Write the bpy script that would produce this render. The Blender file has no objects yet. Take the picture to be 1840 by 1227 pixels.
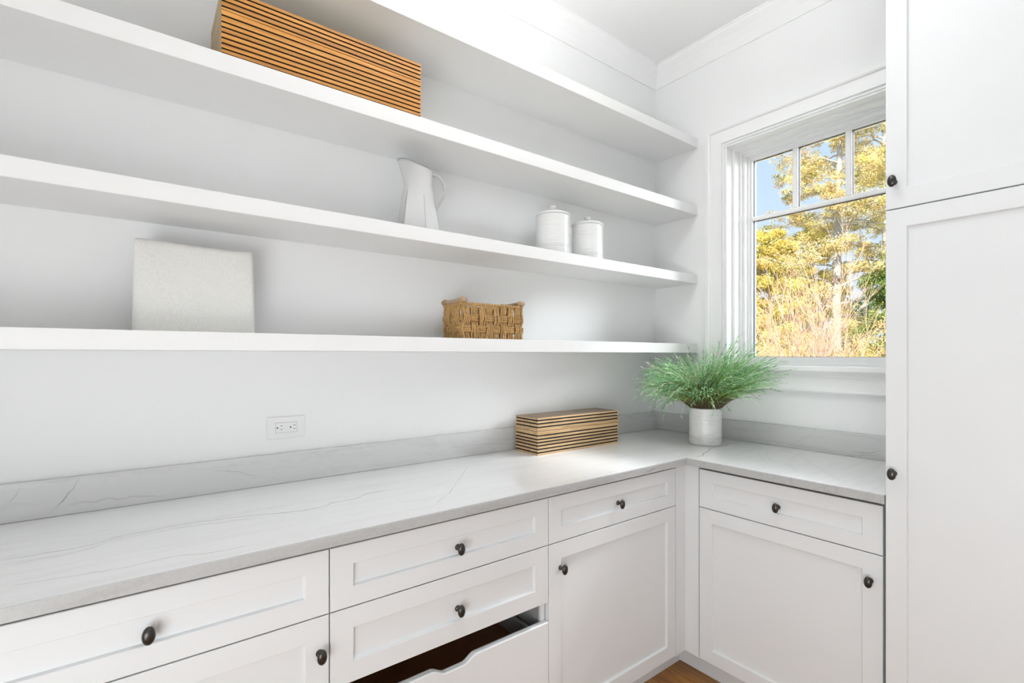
import bpy, bmesh, math, random
import numpy as np
from mathutils import Vector, Matrix

C = bpy.context.scene.collection
scene = bpy.context.scene
PI = math.pi

# ------------------------------------------------------------------ camera, world, lights, exposure
cam_d = bpy.data.cameras.new('camera')
cam = bpy.data.objects.new('camera', cam_d)
C.objects.link(cam)
cam.location = (-2.4416, -1.8075, 1.3720)
cam.rotation_euler = (math.radians(90), 0, math.radians(52.865 - 90))
cam_d.sensor_fit = 'HORIZONTAL'
cam_d.sensor_width = 36
cam_d.lens = 878.6 / 1840 * 36
cam_d.shift_y = 24.54 / 1840
cam_d.clip_start = 0.02
cam_d.clip_end = 500
scene.camera = cam

world = bpy.data.worlds.new('world')
scene.world = world
world.use_nodes = True
wn = world.node_tree.nodes
wl = world.node_tree.links
wn.clear()
wo = wn.new('ShaderNodeOutputWorld')
bg = wn.new('ShaderNodeBackground')
tc = wn.new('ShaderNodeTexCoord')
sep = wn.new('ShaderNodeSeparateXYZ')
ramp = wn.new('ShaderNodeValToRGB')
ramp.color_ramp.elements[0].position = 0.0
ramp.color_ramp.elements[0].color = (0.78, 0.89, 1.0, 1)
ramp.color_ramp.elements[1].position = 0.75
ramp.color_ramp.elements[1].color = (0.31, 0.57, 1.0, 1)
wl.new(tc.outputs['Generated'], sep.inputs[0])
wl.new(sep.outputs['Z'], ramp.inputs[0])
wl.new(ramp.outputs[0], bg.inputs[0])
bg.inputs[1].default_value = 1.05
wl.new(bg.outputs[0], wo.inputs[0])

def light(name, kind, energy, loc, rot, size=None, size_y=None, color=(1, 1, 1)):
    d = bpy.data.lights.new(name, kind)
    d.energy = energy
    d.color = color
    if kind == 'AREA':
        d.shape = 'RECTANGLE'
        d.size = size
        d.size_y = size_y
    o = bpy.data.objects.new(name, d)
    o.location = loc
    o.rotation_euler = rot
    C.objects.link(o)
    return o

# the sun stands behind the house: it lights the trees, never the room
sun = light('sun', 'SUN', 8.0, (-6, -8, 12), (0, 0, 0), color=(1.0, 0.94, 0.84))
sun.rotation_euler = Vector((0.80, 0.36, -0.48)).to_track_quat('-Z', 'Y').to_euler()
sun.data.angle = math.radians(0.5)
# unseen fill lamps added behind and left of the camera, one washing the ceiling
light('room_fill', 'AREA', 8, (-3.05, -3.10, 1.15), (math.radians(114), 0, math.radians(-42)), 1.8, 2.0, (0.935, 0.975, 1.0))
light('left_fill', 'AREA', 49, (-3.42, -2.1, 1.0), (math.radians(124), 0, math.radians(-80)), 1.6, 1.6, (0.935, 0.975, 1.0))  # added fill for the window wall and side worktop
light('ceiling_fill', 'AREA', 16.5, (-1.38, -0.98, 2.72), (math.radians(180), 0, 0), 0.7, 0.5, (0.965, 0.988, 1.0))  # added lamp above the frame, brightens the ceiling; no fixture modelled
# extra area lamps outdoors, added to strengthen the light through the window
wd = light('window_fill', 'AREA', 210, (2.8, -2.9, 3.3), (0, 0, 0), 1.8, 1.8, (0.96, 0.985, 1.0))
wd.rotation_euler = (Vector((-0.3, -0.55, 1.6)) - wd.location).to_track_quat('-Z', 'Y').to_euler()
hd = light('high_fill', 'AREA', 1200, (1.3, -1.3, 4.3), (0, 0, 0), 1.2, 1.2, (0.96, 0.985, 1.0))  # second added lamp, steeper, brightens the worktop
hd.rotation_euler = (Vector((-0.4, -0.75, 1.0)) - hd.location).to_track_quat('-Z', 'Y').to_euler()

vs = scene.view_settings
vs.view_transform = 'Standard'
vs.look = 'None'
vs.exposure = 0.06
vs.gamma = 1.0
vs.use_curve_mapping = False

# ------------------------------------------------------------------ materials
def new_mat(name):
    m = bpy.data.materials.new(name)
    m.use_nodes = True
    return m, m.node_tree.nodes, m.node_tree.links, m.node_tree.nodes['Principled BSDF']

def simple(name, col, rough=0.5, metal=0.0, spec=0.5, bump=0.0, bscale=200, var=0.0, vscale=3):
    m, n, l, p = new_mat(name)
    p.inputs['Base Color'].default_value = (*col, 1)
    p.inputs['Roughness'].default_value = rough
    p.inputs['Metallic'].default_value = metal
    p.inputs['Specular IOR Level'].default_value = spec
    t = n.new('ShaderNodeTexCoord')
    if bump > 0:
        ns = n.new('ShaderNodeTexNoise')
        ns.inputs['Scale'].default_value = bscale
        ns.inputs['Detail'].default_value = 4
        b = n.new('ShaderNodeBump')
        b.inputs['Strength'].default_value = bump
        b.inputs['Distance'].default_value = 0.002
        l.new(t.outputs['Object'], ns.inputs['Vector'])
        l.new(ns.outputs['Fac'], b.inputs['Height'])
        l.new(b.outputs[0], p.inputs['Normal'])
    if var > 0:
        ns = n.new('ShaderNodeTexNoise')
        ns.inputs['Scale'].default_value = vscale
        ns.inputs['Detail'].default_value = 5
        mx = n.new('ShaderNodeMix')
        mx.data_type = 'RGBA'
        mx.inputs['A'].default_value = (*[c * (1 - var) for c in col], 1)
        mx.inputs['B'].default_value = (*[min(1, c * (1 + var)) for c in col], 1)
        l.new(t.outputs['Object'], ns.inputs['Vector'])
        l.new(ns.outputs['Fac'], mx.inputs['Factor'])
        l.new(mx.outputs['Result'], p.inputs['Base Color'])
    return m

WALL = simple('wall_paint', (0.90, 0.90, 0.895), 0.7, spec=0.25, bump=0.03, bscale=320, var=0.006, vscale=2)
CEIL = simple('ceiling_paint', (0.92, 0.92, 0.915), 0.8, spec=0.2, bump=0.03, bscale=320)
TRIM = simple('trim_paint', (0.90, 0.90, 0.895), 0.35, spec=0.4, bump=0.01, bscale=90)
CAB = simple('cabinet_paint', (0.788, 0.803, 0.812), 0.42, spec=0.35, bump=0.015, bscale=160, var=0.006, vscale=4)
SHELF = simple('shelf_paint', (0.87, 0.87, 0.865), 0.42, spec=0.35, bump=0.015, bscale=140)
CARC = simple('carcass_grey', (0.34, 0.34, 0.34), 0.6, bump=0.05, bscale=80, var=0.15, vscale=20)
BROWN = simple('drawer_wood', (0.30, 0.105, 0.035), 0.5, bump=0.05, bscale=60, var=0.2, vscale=12)
KNOB = simple('dark_bronze', (0.075, 0.070, 0.066), 0.30, metal=0.85, bump=0.03, bscale=120, var=0.25, vscale=60)
PLATE = simple('outlet_plastic', (0.86, 0.86, 0.85), 0.35, var=0.004)
SLOT = simple('slot_black', (0.012, 0.012, 0.012), 0.7, var=0.1)
GASKET = simple('gasket_black', (0.03, 0.03, 0.03), 0.6, var=0.1)
BLACKCORE = simple('box_core_black', (0.010, 0.010, 0.012), 0.8, var=0.2)
HANDLEW = simple('handle_wood', (0.47, 0.34, 0.23), 0.6, bump=0.1, bscale=90, var=0.18, vscale=50)
PORCELAIN = None

def glass_mat():
    m, n, l, p = new_mat('window_glass')
    n.remove(p)
    out = n['Material Output']
    tr = n.new('ShaderNodeBsdfTransparent')
    tr.inputs[0].default_value = (0.985, 0.99, 0.99, 1)
    gl = n.new('ShaderNodeBsdfGlossy')
    gl.inputs['Roughness'].default_value = 0.01
    fr = n.new('ShaderNodeFresnel')
    fr.inputs['IOR'].default_value = 1.25
    mx = n.new('ShaderNodeMixShader')
    l.new(fr.outputs[0], mx.inputs[0])
    l.new(tr.outputs[0], mx.inputs[1])
    l.new(gl.outputs[0], mx.inputs[2])
    l.new(mx.outputs[0], out.inputs[0])
    return m
GLASS = glass_mat()

def wood_mat(name, c1, c2, c3, axis='X', rough=0.5, scl=1.0, joint=0.9):
    m, n, l, p = new_mat(name)
    t = n.new('ShaderNodeTexCoord')
    oi = n.new('ShaderNodeObjectInfo')
    add = n.new('ShaderNodeVectorMath')
    add.operation = 'MULTIPLY_ADD'
    mp = n.new('ShaderNodeMapping')
    s = {'X': (2.2, 45, 45), 'Y': (45, 2.2, 45)}[axis]
    mp.inputs['Scale'].default_value = tuple(v * scl for v in s)
    comb = n.new('ShaderNodeCombineXYZ')
    for i in range(3):
        l.new(oi.outputs['Random'], comb.inputs[i])
    l.new(comb.outputs[0], add.inputs[0])
    add.inputs[1].default_value = (7.3, 3.1, 5.7)
    l.new(t.outputs['Object'], add.inputs[2])
    l.new(add.outputs[0], mp.inputs['Vector'])
    ns = n.new('ShaderNodeTexNoise')
    ns.inputs['Scale'].default_value = 2.4
    ns.inputs['Detail'].default_value = 8
    ns.inputs['Roughness'].default_value = 0.65
    ns.inputs['Distortion'].default_value = 0.4
    l.new(mp.outputs[0], ns.inputs['Vector'])
    cr = n.new('ShaderNodeValToRGB')
    e = cr.color_ramp.elements
    e[0].position = 0.30
    e[0].color = (*c1, 1)
    e[1].position = 0.72
    e[1].color = (*c3, 1)
    k = e.new(0.5)
    k.color = (*c2, 1)
    l.new(ns.outputs['Fac'], cr.inputs[0])
    hsv = n.new('ShaderNodeHueSaturation')
    mr = n.new('ShaderNodeMapRange')
    mr.inputs['To Min'].default_value = 0.86
    mr.inputs['To Max'].default_value = 1.13
    l.new(oi.outputs['Random'], mr.inputs['Value'])
    l.new(mr.outputs[0], hsv.inputs['Value'])
    l.new(cr.outputs[0], hsv.inputs['Color'])
    l.new(hsv.outputs[0], p.inputs['Base Color'])
    p.inputs['Roughness'].default_value = rough
    b = n.new('ShaderNodeBump')
    b.inputs['Strength'].default_value = 0.12
    b.inputs['Distance'].default_value = 0.001
    l.new(ns.outputs['Fac'], b.inputs['Height'])
    l.new(b.outputs[0], p.inputs['Normal'])
    return m

WOOD_TAN = wood_mat('oak_slat', (0.42, 0.25, 0.115), (0.66, 0.44, 0.23), (0.78, 0.57, 0.34), 'X', 0.5)
WOOD_TOP = wood_mat('oak_top_slat', (0.17, 0.125, 0.085), (0.32, 0.24, 0.165), (0.42, 0.33, 0.23), 'X', 0.5)
WOOD_ORANGE = wood_mat('honey_slat', (0.44, 0.17, 0.028), (0.62, 0.27, 0.048), (0.74, 0.37, 0.09), 'X', 0.45)
WOOD_PALE = wood_mat('pale_end_slat', (0.40, 0.28, 0.15), (0.60, 0.45, 0.26), (0.70, 0.55, 0.34), 'Y', 0.5)
FLOORW = wood_mat('floor_oak', (0.22, 0.085, 0.020), (0.42, 0.175, 0.042), (0.56, 0.27, 0.075), 'Y', 0.38, 0.6)

def stone_mat(name, base, dark, veins, streak=0.5, rough=0.10, streak_axis='X', speck=0.0):
    """veins: list of (u_axis, v_axis, [(u,v)...], width, strength)"""
    m, n, l, p = new_mat(name)
    t = n.new('ShaderNodeTexCoord')
    # small wobble so traced lines look natural
    nw = n.new('ShaderNodeTexNoise')
    nw.inputs['Scale'].default_value = 26
    nw.inputs['Detail'].default_value = 4
    l.new(t.outputs['Object'], nw.inputs['Vector'])
    vm = n.new('ShaderNodeVectorMath')
    vm.operation = 'SUBTRACT'
    l.new(nw.outputs['Color'], vm.inputs[0])
    vm.inputs[1].default_value = (0.5, 0.5, 0.5)
    vs_ = n.new('ShaderNodeVectorMath')
    vs_.operation = 'MULTIPLY_ADD'
    l.new(vm.outputs[0], vs_.inputs[0])
    vs_.inputs[1].default_value = (0.022, 0.022, 0.022)
    l.new(t.outputs['Object'], vs_.inputs[2])
    sp = n.new('ShaderNodeSeparateXYZ')
    l.new(vs_.outputs[0], sp.inputs[0])
    # broken opacity along veins
    nb = n.new('ShaderNodeTexNoise')
    nb.inputs['Scale'].default_value = 11
    nb.inputs['Detail'].default_value = 3
    l.new(t.outputs['Object'], nb.inputs['Vector'])
    brk = n.new('ShaderNodeMapRange')
    brk.inputs['From Min'].default_value = 0.30
    brk.inputs['From Max'].default_value = 0.62
    brk.inputs['To Min'].default_value = 0.72
    l.new(nb.outputs['Fac'], brk.inputs['Value'])
    total = None
    def math_(op, a, b=None, clamp=False):
        k = n.new('ShaderNodeMath')
        k.operation = op
        k.use_clamp = clamp
        for i, v in enumerate((a, b)):
            if v is None:
                continue
            if isinstance(v, (int, float)):
                k.inputs[i].default_value = v
            else:
                l.new(v, k.inputs[i])
        return k.outputs[0]
    for ua, va, pts, w, s in veins:
        pts = sorted(pts)
        us = [a for a, _ in pts]
        vv = [b for _, b in pts]
        u0, u1 = us[0], us[-1]
        v0, v1 = min(vv) - 1e-3, max(vv) + 1e-3
        mu = n.new('ShaderNodeMapRange')
        mu.inputs['From Min'].default_value = u0
        mu.inputs['From Max'].default_value = u1
        l.new(sp.outputs[ua], mu.inputs['Value'])
        fc = n.new('ShaderNodeFloatCurve')
        cv = fc.mapping.curves[0]
        cp = cv.points
        tn = [((u - u0) / (u1 - u0), (v - v0) / (v1 - v0)) for u, v in pts]
        cp[0].location = tn[0]
        cp[1].location = tn[-1]
        for q in tn[1:-1]:
            cp.new(*q)
        fc.mapping.update()
        l.new(mu.outputs[0], fc.inputs['Value'])
        mv = math_('MULTIPLY_ADD', fc.outputs[0], v1 - v0)
        mv.node.inputs[2].default_value = v0
        d = math_('ABSOLUTE', math_('SUBTRACT', sp.outputs[va], mv))
        core = math_('SUBTRACT', 1.0, math_('DIVIDE', d, w), True)
        # fade at the ends
        e1 = math_('MULTIPLY', math_('SUBTRACT', sp.outputs[ua], u0), 25.0, True)
        e2 = math_('MULTIPLY', math_('SUBTRACT', u1, sp.outputs[ua]), 25.0, True)
        k = math_('MULTIPLY', math_('MULTIPLY', core, e1), math_('MULTIPLY', e2, s))
        k = math_('MULTIPLY', k, brk.outputs[0])
        total = k if total is None else math_('MAXIMUM', total, k)
    # soft streaks along the slab
    mp = n.new('ShaderNodeMapping')
    sc = {'X': (1.3, 14, 14), 'Y': (14, 1.3, 14)}[streak_axis]
    mp.inputs['Scale'].default_value = sc
    mp.inputs['Rotation'].default_value = (0, 0, 0.10)
    l.new(vs_.outputs[0], mp.inputs['Vector'])
    n2 = n.new('ShaderNodeTexNoise')
    n2.inputs['Scale'].default_value = 1.7
    n2.inputs['Detail'].default_value = 6
    n2.inputs['Distortion'].default_value = 1.2
    l.new(mp.outputs[0], n2.inputs['Vector'])
    r2 = n.new('ShaderNodeMapRange')
    r2.inputs['From Min'].default_value = 0.50
    r2.inputs['From Max'].default_value = 0.80
    r2.inputs['To Max'].default_value = 0.30 * streak
    l.new(n2.outputs['Fac'], r2.inputs['Value'])
    # hairlines: the zero crossing of a second noise
    n3 = n.new('ShaderNodeTexNoise')
    n3.inputs['Scale'].default_value = 0.9
    n3.inputs['Detail'].default_value = 5
    n3.inputs['Distortion'].default_value = 0.8
    l.new(mp.outputs[0], n3.inputs['Vector'])
    h = math_('ABSOLUTE', math_('SUBTRACT', n3.outputs['Fac'], 0.52))
    h = math_('SUBTRACT', 1.0, math_('DIVIDE', h, 0.006), True)
    h = math_('MULTIPLY', h, math_('MULTIPLY', brk.outputs[0], 0.16 * streak))
    fac = math_('MAXIMUM', h, r2.outputs[0])
    if total is not None:
        fac = math_('MAXIMUM', fac, total)
    if speck > 0:
        n4 = n.new('ShaderNodeTexNoise')
        n4.inputs['Scale'].default_value = 130
        n4.inputs['Detail'].default_value = 3
        l.new(t.outputs['Object'], n4.inputs['Vector'])
        r4 = n.new('ShaderNodeMapRange')
        r4.inputs['From Min'].default_value = 0.35
        r4.inputs['From Max'].default_value = 0.75
        r4.inputs['To Max'].default_value = speck
        l.new(n4.outputs['Fac'], r4.inputs['Value'])
        fac = math_('SUBTRACT', math_('ADD', fac, speck * 0.5), r4.outputs[0], True)
    mx = n.new('ShaderNodeMix')
    mx.data_type = 'RGBA'
    mx.inputs['A'].default_value = (*base, 1)
    mx.inputs['B'].default_value = (*dark, 1)
    l.new(fac, mx.inputs['Factor'])
    l.new(mx.outputs['Result'], p.inputs['Base Color'])
    p.inputs['Roughness'].default_value = rough
    p.inputs['Specular IOR Level'].default_value = 0.5
    return m

# ------------------------------------------------------------------ geometry helpers
def setp(o, label=None, cat=None, group=None, kind=None):
    if label:
        o['label'] = label
    if cat:
        o['category'] = cat
    if group:
        o['group'] = group
    if kind:
        o['kind'] = kind
    return o

def obj(name, bm, mat, parent=None, smooth=False):
    me = bpy.data.meshes.new(name)
    bm.normal_update()
    bm.to_mesh(me)
    bm.free()
    for m in (mat if isinstance(mat, (list, tuple)) else [mat]):
        me.materials.append(m)
    if smooth:
        me.polygons.foreach_set('use_smooth', [True] * len(me.polygons))
    o = bpy.data.objects.new(name, me)
    C.objects.link(o)
    if parent is not None:
        o.parent = parent
    return o

def thing(name, label, cat, loc=(0, 0, 0), rz=0, group=None, kind=None):
    o = bpy.data.objects.new(name, None)
    o.empty_display_size = 0.05
    C.objects.link(o)
    o.location = loc
    o.rotation_euler = (0, 0, rz)
    setp(o, label, cat, group, kind)
    return o

def bx(bm, x0, x1, y0, y1, z0, z1, bev=0.0, seg=1, mi=0):
    x0, x1 = sorted((x0, x1))
    y0, y1 = sorted((y0, y1))
    z0, z1 = sorted((z0, z1))
    r = bmesh.ops.create_cube(bm, size=1)
    vs_ = r['verts']
    for v in vs_:
        v.co = Vector(((x0 + x1) / 2 + v.co.x * (x1 - x0), (y0 + y1) / 2 + v.co.y * (y1 - y0), (z0 + z1) / 2 + v.co.z * (z1 - z0)))
    fs = list({f for v in vs_ for f in v.link_faces})
    for f in fs:
        f.material_index = mi
    if bev > 0:
        es = list({e for v in vs_ for e in v.link_edges})
        bmesh.ops.bevel(bm, geom=es, offset=bev, segments=seg, affect='EDGES', profile=0.5)
    return bm

def B(*a, **k):
    return bx(bmesh.new(), *a, **k)

def lathe(bm, prof, seg=48, cx=0, cy=0, cap=True):
    rings = []
    for r, z in prof:
        if r < 1e-5:
            rings.append([bm.verts.new((cx, cy, z))])
        else:
            rings.append([bm.verts.new((cx + r * math.cos(2 * PI * i / seg), cy + r * math.sin(2 * PI * i / seg), z)) for i in range(seg)])
    for a, b in zip(rings, rings[1:]):
        if len(a) == 1 and len(b) == 1:
            continue
        for i in range(seg):
            j = (i + 1) % seg
            if len(a) == 1:
                bm.faces.new((a[0], b[j], b[i]))
            elif len(b) == 1:
                bm.faces.new((a[i], a[j], b[0]))
            else:
                bm.faces.new((a[i], a[j], b[j], b[i]))
    bmesh.ops.recalc_face_normals(bm, faces=bm.faces)
    return bm

def tubes_mesh(name, paths, mat, parent=None, sides=5, smooth=True, colors=None, closed=False, caps=False, ref_dir=None):
    """paths: list of (Nx3 points, radii N). One mesh. colors: list of Nx3 arrays per path."""
    V, F, COL = [], [], []
    base = 0
    ang = np.arange(sides) * 2 * PI / sides
    ca, sa = np.cos(ang), np.sin(ang)
    for pi_, (P, R) in enumerate(paths):
        P = np.asarray(P, float)
        n = len(P)
        R = np.broadcast_to(np.asarray(R, float), (n,))
        if closed:
            T = np.roll(P, -1, 0) - np.roll(P, 1, 0)
        else:
            T = np.gradient(P, axis=0)
        T /= (np.linalg.norm(T, axis=1, keepdims=True) + 1e-12)
        ref = np.array([0.0, 0, 1]) if abs(T[:, 2]).mean() < 0.75 else np.array([0.31, 0.95, 0.0])
        if ref_dir is not None:
            ref = np.array(ref_dir, float)
        U = np.cross(T, ref)
        U /= (np.linalg.norm(U, axis=1, keepdims=True) + 1e-12)
        W = np.cross(T, U)
        ring = P[:, None, :] + R[:, None, None] * (U[:, None, :] * ca[None, :, None] + W[:, None, :] * sa[None, :, None])
        V.append(ring.reshape(-1, 3))
        m = n if closed else n - 1
        i = np.arange(m)[:, None]
        j = np.arange(sides)[None, :]
        i2 = (i + 1) % n
        a = base + i * sides + j
        b = base + i * sides + (j + 1) % sides
        c = base + i2 * sides + (j + 1) % sides
        d = base + i2 * sides + j
        F.append(np.stack([a, b, c, d], -1).reshape(-1, 4))
        if colors is not None:
            COL.append(np.repeat(np.asarray(colors[pi_], float), sides, axis=0))
        base += n * sides
    V = np.concatenate(V)
    F = np.concatenate(F)
    me = bpy.data.meshes.new(name)
    me.vertices.add(len(V))
    me.vertices.foreach_set('co', V.ravel())
    me.loops.add(len(F) * 4)
    me.loops.foreach_set('vertex_index', F.ravel().astype(np.int32))
    me.polygons.add(len(F))
    me.polygons.foreach_set('loop_start', (np.arange(len(F)) * 4).astype(np.int32))
    me.polygons.foreach_set('use_smooth', np.full(len(F), smooth))
    me.update(calc_edges=True)
    if colors is not None:
        at = me.color_attributes.new('tint', 'FLOAT_COLOR', 'POINT')
        cc = np.concatenate(COL)
        at.data.foreach_set('color', np.concatenate([cc, np.ones((len(cc), 1))], 1).ravel())
    if caps:
        bm = bmesh.new()
        bm.from_mesh(me)
        es = [e for e in bm.edges if e.is_boundary]
        bmesh.ops.holes_fill(bm, edges=es, sides=sides)
        bmesh.ops.recalc_face_normals(bm, faces=bm.faces)
        bm.to_mesh(me)
        bm.free()
    me.materials.append(mat)
    o = bpy.data.objects.new(name, me)
    C.objects.link(o)
    if parent is not None:
        o.parent = parent
    return o

def tri_mesh(name, V, mat, parent=None, tint=None):
    """V: (n,3,3) triangles, tint: (n,3)"""
    n = len(V)
    me = bpy.data.meshes.new(name)
    me.vertices.add(n * 3)
    me.vertices.foreach_set('co', V.reshape(-1))
    me.loops.add(n * 3)
    me.loops.foreach_set('vertex_index', np.arange(n * 3, dtype=np.int32))
    me.polygons.add(n)
    me.polygons.foreach_set('loop_start', (np.arange(n) * 3).astype(np.int32))
    me.update(calc_edges=True)
    at = me.color_attributes.new('tint', 'FLOAT_COLOR', 'POINT')
    cc = np.repeat(tint, 3, axis=0)
    at.data.foreach_set('color', np.concatenate([cc, np.ones((len(cc), 1))], 1).ravel())
    me.materials.append(mat)
    o = bpy.data.objects.new(name, me)
    C.objects.link(o)
    if parent is not None:
        o.parent = parent
    return o

# ------------------------------------------------------------------ key dimensions
CT = 0.938          # worktop top
DC = 0.6076         # worktop depth
FACE = 0.5826       # door faces
ZC = 3.053          # ceiling
XL = -3.50          # left wall
YR = -3.40          # rear wall
GX = 0.157          # glazing plane face
GY0, GY1 = -0.5004, -1.162
GZ0, GZ1 = 1.363, 2.409
PW = 0.049          # frame width from glass to wall opening

# ------------------------------------------------------------------ room shell
def struct(name, bm, mat):
    return setp(obj(name, bm, mat), kind='structure')

struct('wall_back', B(XL - 0.15, 0.2, 0, 0.15, -0.1, ZC + 0.1), WALL)
struct('wall_left', B(XL - 0.15, XL, YR - 0.15, 0, -0.1, ZC + 0.1), WALL)
struct('wall_rear', B(XL, 0.2, YR - 0.15, YR, -0.1, ZC + 0.1), WALL)
struct('ceiling', B(XL - 0.15, 0.2, YR - 0.15, 0.15, ZC, ZC + 0.12), CEIL)
# right wall with the window opening
OY0, OY1, OZ0, OZ1 = GY0 + PW, GY1 - PW, GZ0 - 0.035, GZ1 + PW
bm = bmesh.new()
q_ = 0.008
bx(bm, 0, 0.2, OY0 + q_, 0, -0.1, ZC + 0.1)
bx(bm, 0, 0.2, YR, OY1 - q_, -0.1, ZC + 0.1)
bx(bm, 0, 0.2, OY1 - q_, OY0 + q_, -0.1, OZ0 - 0.02)
bx(bm, 0, 0.2, OY1 - q_, OY0 + q_, OZ1 + q_, ZC + 0.1)
struct('wall_right', bm, WALL)

# floor planks, running from the window wall's foot towards the camera side
fl = struct('floor', B(XL, 0, YR, 0, -0.12, -0.012), BROWN)
rng = random.Random(4)
pw = 0.105
x = XL
k = 0
x_edges = [-0.6085 + pw * i for i in range(-28, 7)]
for i in range(len(x_edges) - 1):
    x0, x1 = x_edges[i], x_edges[i + 1]
    if x1 > 0 or x0 < XL:
        x0, x1 = max(x0, XL), min(x1, 0)
        if x1 - x0 < 0.01:
            continue
    y = YR
    cuts = []
    yy = YR + rng.uniform(0.5, 1.3)
    while yy < -0.3:
        cuts.append(yy)
        yy += rng.uniform(0.9, 1.5)
    ys = [YR] + cuts + [0]
    for a, b in zip(ys, ys[1:]):
        o = obj('floor_plank', B(x0 + 0.0006, x1 - 0.0006, a + 0.0006, b - 0.0006, -0.012, 0.0, 0.0008), FLOORW, fl)

# crown moulding (slightly hollow)
def crown(name, axis, a, b):
    prof = [(0.0, 2.946), (0.006, 2.946), (0.008, 2.956), (0.022, 2.985), (0.042, 3.012), (0.064, 3.034), (0.068, 3.044), (0.074, 3.046), (0.074, ZC), (0.0, ZC)]
    bm = bmesh.new()
    r0, r1 = [], []
    for d, z in prof:
        if axis == 'x':
            r0.append(bm.verts.new((a, -d, z)))
            r1.append(bm.verts.new((b - d, -d, z)))
        else:
            r0.append(bm.verts.new((-d, a - d, z)))
            r1.append(bm.verts.new((-d, b, z)))
    n = len(prof)
    for i in range(n):
        j = (i + 1) % n
        bm.faces.new((r0[i], r0[j], r1[j], r1[i]))
    bm.faces.new(r0)
    bm.faces.new(list(reversed(r1)))
    bmesh.ops.recalc_face_normals(bm, faces=bm.faces)
    return struct(name, bm, TRIM)
crown('trim_1', 'x', XL, 0)
crown('trim_2', 'y', 0, YR)

# ------------------------------------------------------------------ window
win = thing('window_1', None, None, kind='structure')
# stepped jamb profile: (x, inset from the wall opening)
jprof = [(0.0, 0.0), (0.0475, 0.0), (0.0475, 0.011), (0.0986, 0.011), (0.0986, 0.0212), (0.1153, 0.0212), (0.1153, 0.0322), (0.1422, 0.0322)]
sprof = [(0.1422, 0.0322), (0.1422, 0.0398), (0.157, 0.0398), (0.157, 0.0488), (0.170, 0.0488)]
def sweep(prof, oy0, oy1, oz0, oz1, bottom, back, bm=None):
    """rectangular frame lining with mitred corners; back = x of the outer side; bottom inset list or None"""
    bm = bm or bmesh.new()
    full = prof + [(back, prof[-1][1]), (back, -0.006), (prof[0][0], -0.006)]
    cols = []
    for x_, i_ in full:
        zb = oz0 + (i_ if bottom else 0)
        pts = [(x_, oy0 - i_, zb), (x_, oy0 - i_, oz1 - i_), (x_, oy1 + i_, oz1 - i_), (x_, oy1 + i_, zb)]
        cols.append([bm.verts.new(q) for q in pts])
    n = len(full)
    m = 4 if bottom else 3
    for a in range(n):
        b = (a + 1) % n
        for s in range(m):
            t = (s + 1) % 4
            try:
                bm.faces.new((cols[a][s], cols[b][s], cols[b][t], cols[a][t]))
            except ValueError:
                pass
    bmesh.ops.recalc_face_normals(bm, faces=bm.faces)
    return bm
obj('jamb', sweep(jprof, OY0, OY1, OZ0, OZ1, False, 0.19), TRIM, win)
sz0 = GZ0 - 0.0488
sash = obj('sash', sweep(sprof, OY0, OY1, sz0, OZ1, True, 0.20), TRIM, win)
# muntins and transom bar
M1 = (-0.7016, -0.7269)
M2 = (-0.9324, -0.9585)
RZ = (2.0870, 2.1090)
def bar(name, y0, y1, z0, z1, parent, x0=0.157, x1=0.172):
    bm = bmesh.new()
    # chamfered face bar
    c = 0.004
    bx(bm, x0, x1, y0, y1, z0, z1, bev=c)
    return obj(name, bm, TRIM, parent)
for m in (M1, M2):
    bar('muntin', m[0], m[1], RZ[1] - 0.002, GZ1 + 0.002, win)
bar('transom_bar', GY0 + 0.002, GY1 - 0.002, RZ[0], RZ[1], win)
# dark glazing spacers behind the bars, then the panes
bm = bmesh.new()
g = 0.0015
xs = (0.1715, 0.188)
for m in (M1, M2):
    bx(bm, *xs, m[0] + g, m[1] - g, RZ[1], GZ1)
bx(bm, *xs, GY0, GY1, RZ[0] - g, RZ[1] + g)
bx(bm, *xs, GY0 + 0.03, GY0 - g, GZ0, GZ1)
bx(bm, *xs, GY1 - 0.03, GY1 + g, GZ0, GZ1)
bx(bm, *xs, GY0, GY1, GZ1 - g, GZ1 + 0.03)
bx(bm, *xs, GY0, GY1, GZ0 - 0.03, GZ0 + g)
obj('glazing_gasket', bm, GASKET, win)
for (a, b, c_, d) in ((GY0, M1[0], RZ[1], GZ1), (M1[1], M2[0], RZ[1], GZ1), (M2[1], GY1, RZ[1], GZ1), (GY0, GY1, GZ0, RZ[0])):
    obj('pane', B(0.176, 0.180, b + 0.002, a - 0.002, c_ + 0.002, d - 0.002), GLASS, win)
# casing on the wall: outer back band, flat, inner bead
cprof = [(0.0, 0.112), (-0.030, 0.112), (-0.030, 0.094), (-0.026, 0.0875), (-0.019, 0.0855), (-0.019, 0.030), (-0.0235, 0.0285), (-0.0235, 0.023), (-0.014, 0.0215), (-0.014, 0.0175), (-0.0175, 0.0165), (-0.0175, 0.0095), (-0.010, 0.008), (-0.010, 0.0), (0.0, 0.0)]
def casing():
    bm = bmesh.new()
    yR = -1.2985
    cols = []
    for x_, o_ in cprof:
        yl = OY0 + o_
        yr = max(OY1 - o_, yR)
        zt = OZ1 + o_
        cols.append([bm.verts.new(q) for q in ((x_, yl, 1.3220), (x_, yl, zt), (x_, yr, zt), (x_, yr, 1.3220))])
    n = len(cprof)
    for a in range(n):
        b = (a + 1) % n
        for s in range(3):
            vs_ = (cols[a][s], cols[b][s], cols[b][s + 1], cols[a][s + 1])
            try:
                bm.faces.new(vs_)
            except ValueError:
                pass
    bmesh.ops.remove_doubles(bm, verts=bm.verts, dist=1e-6)
    bmesh.ops.recalc_face_normals(bm, faces=bm.faces)
    return bm
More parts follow.
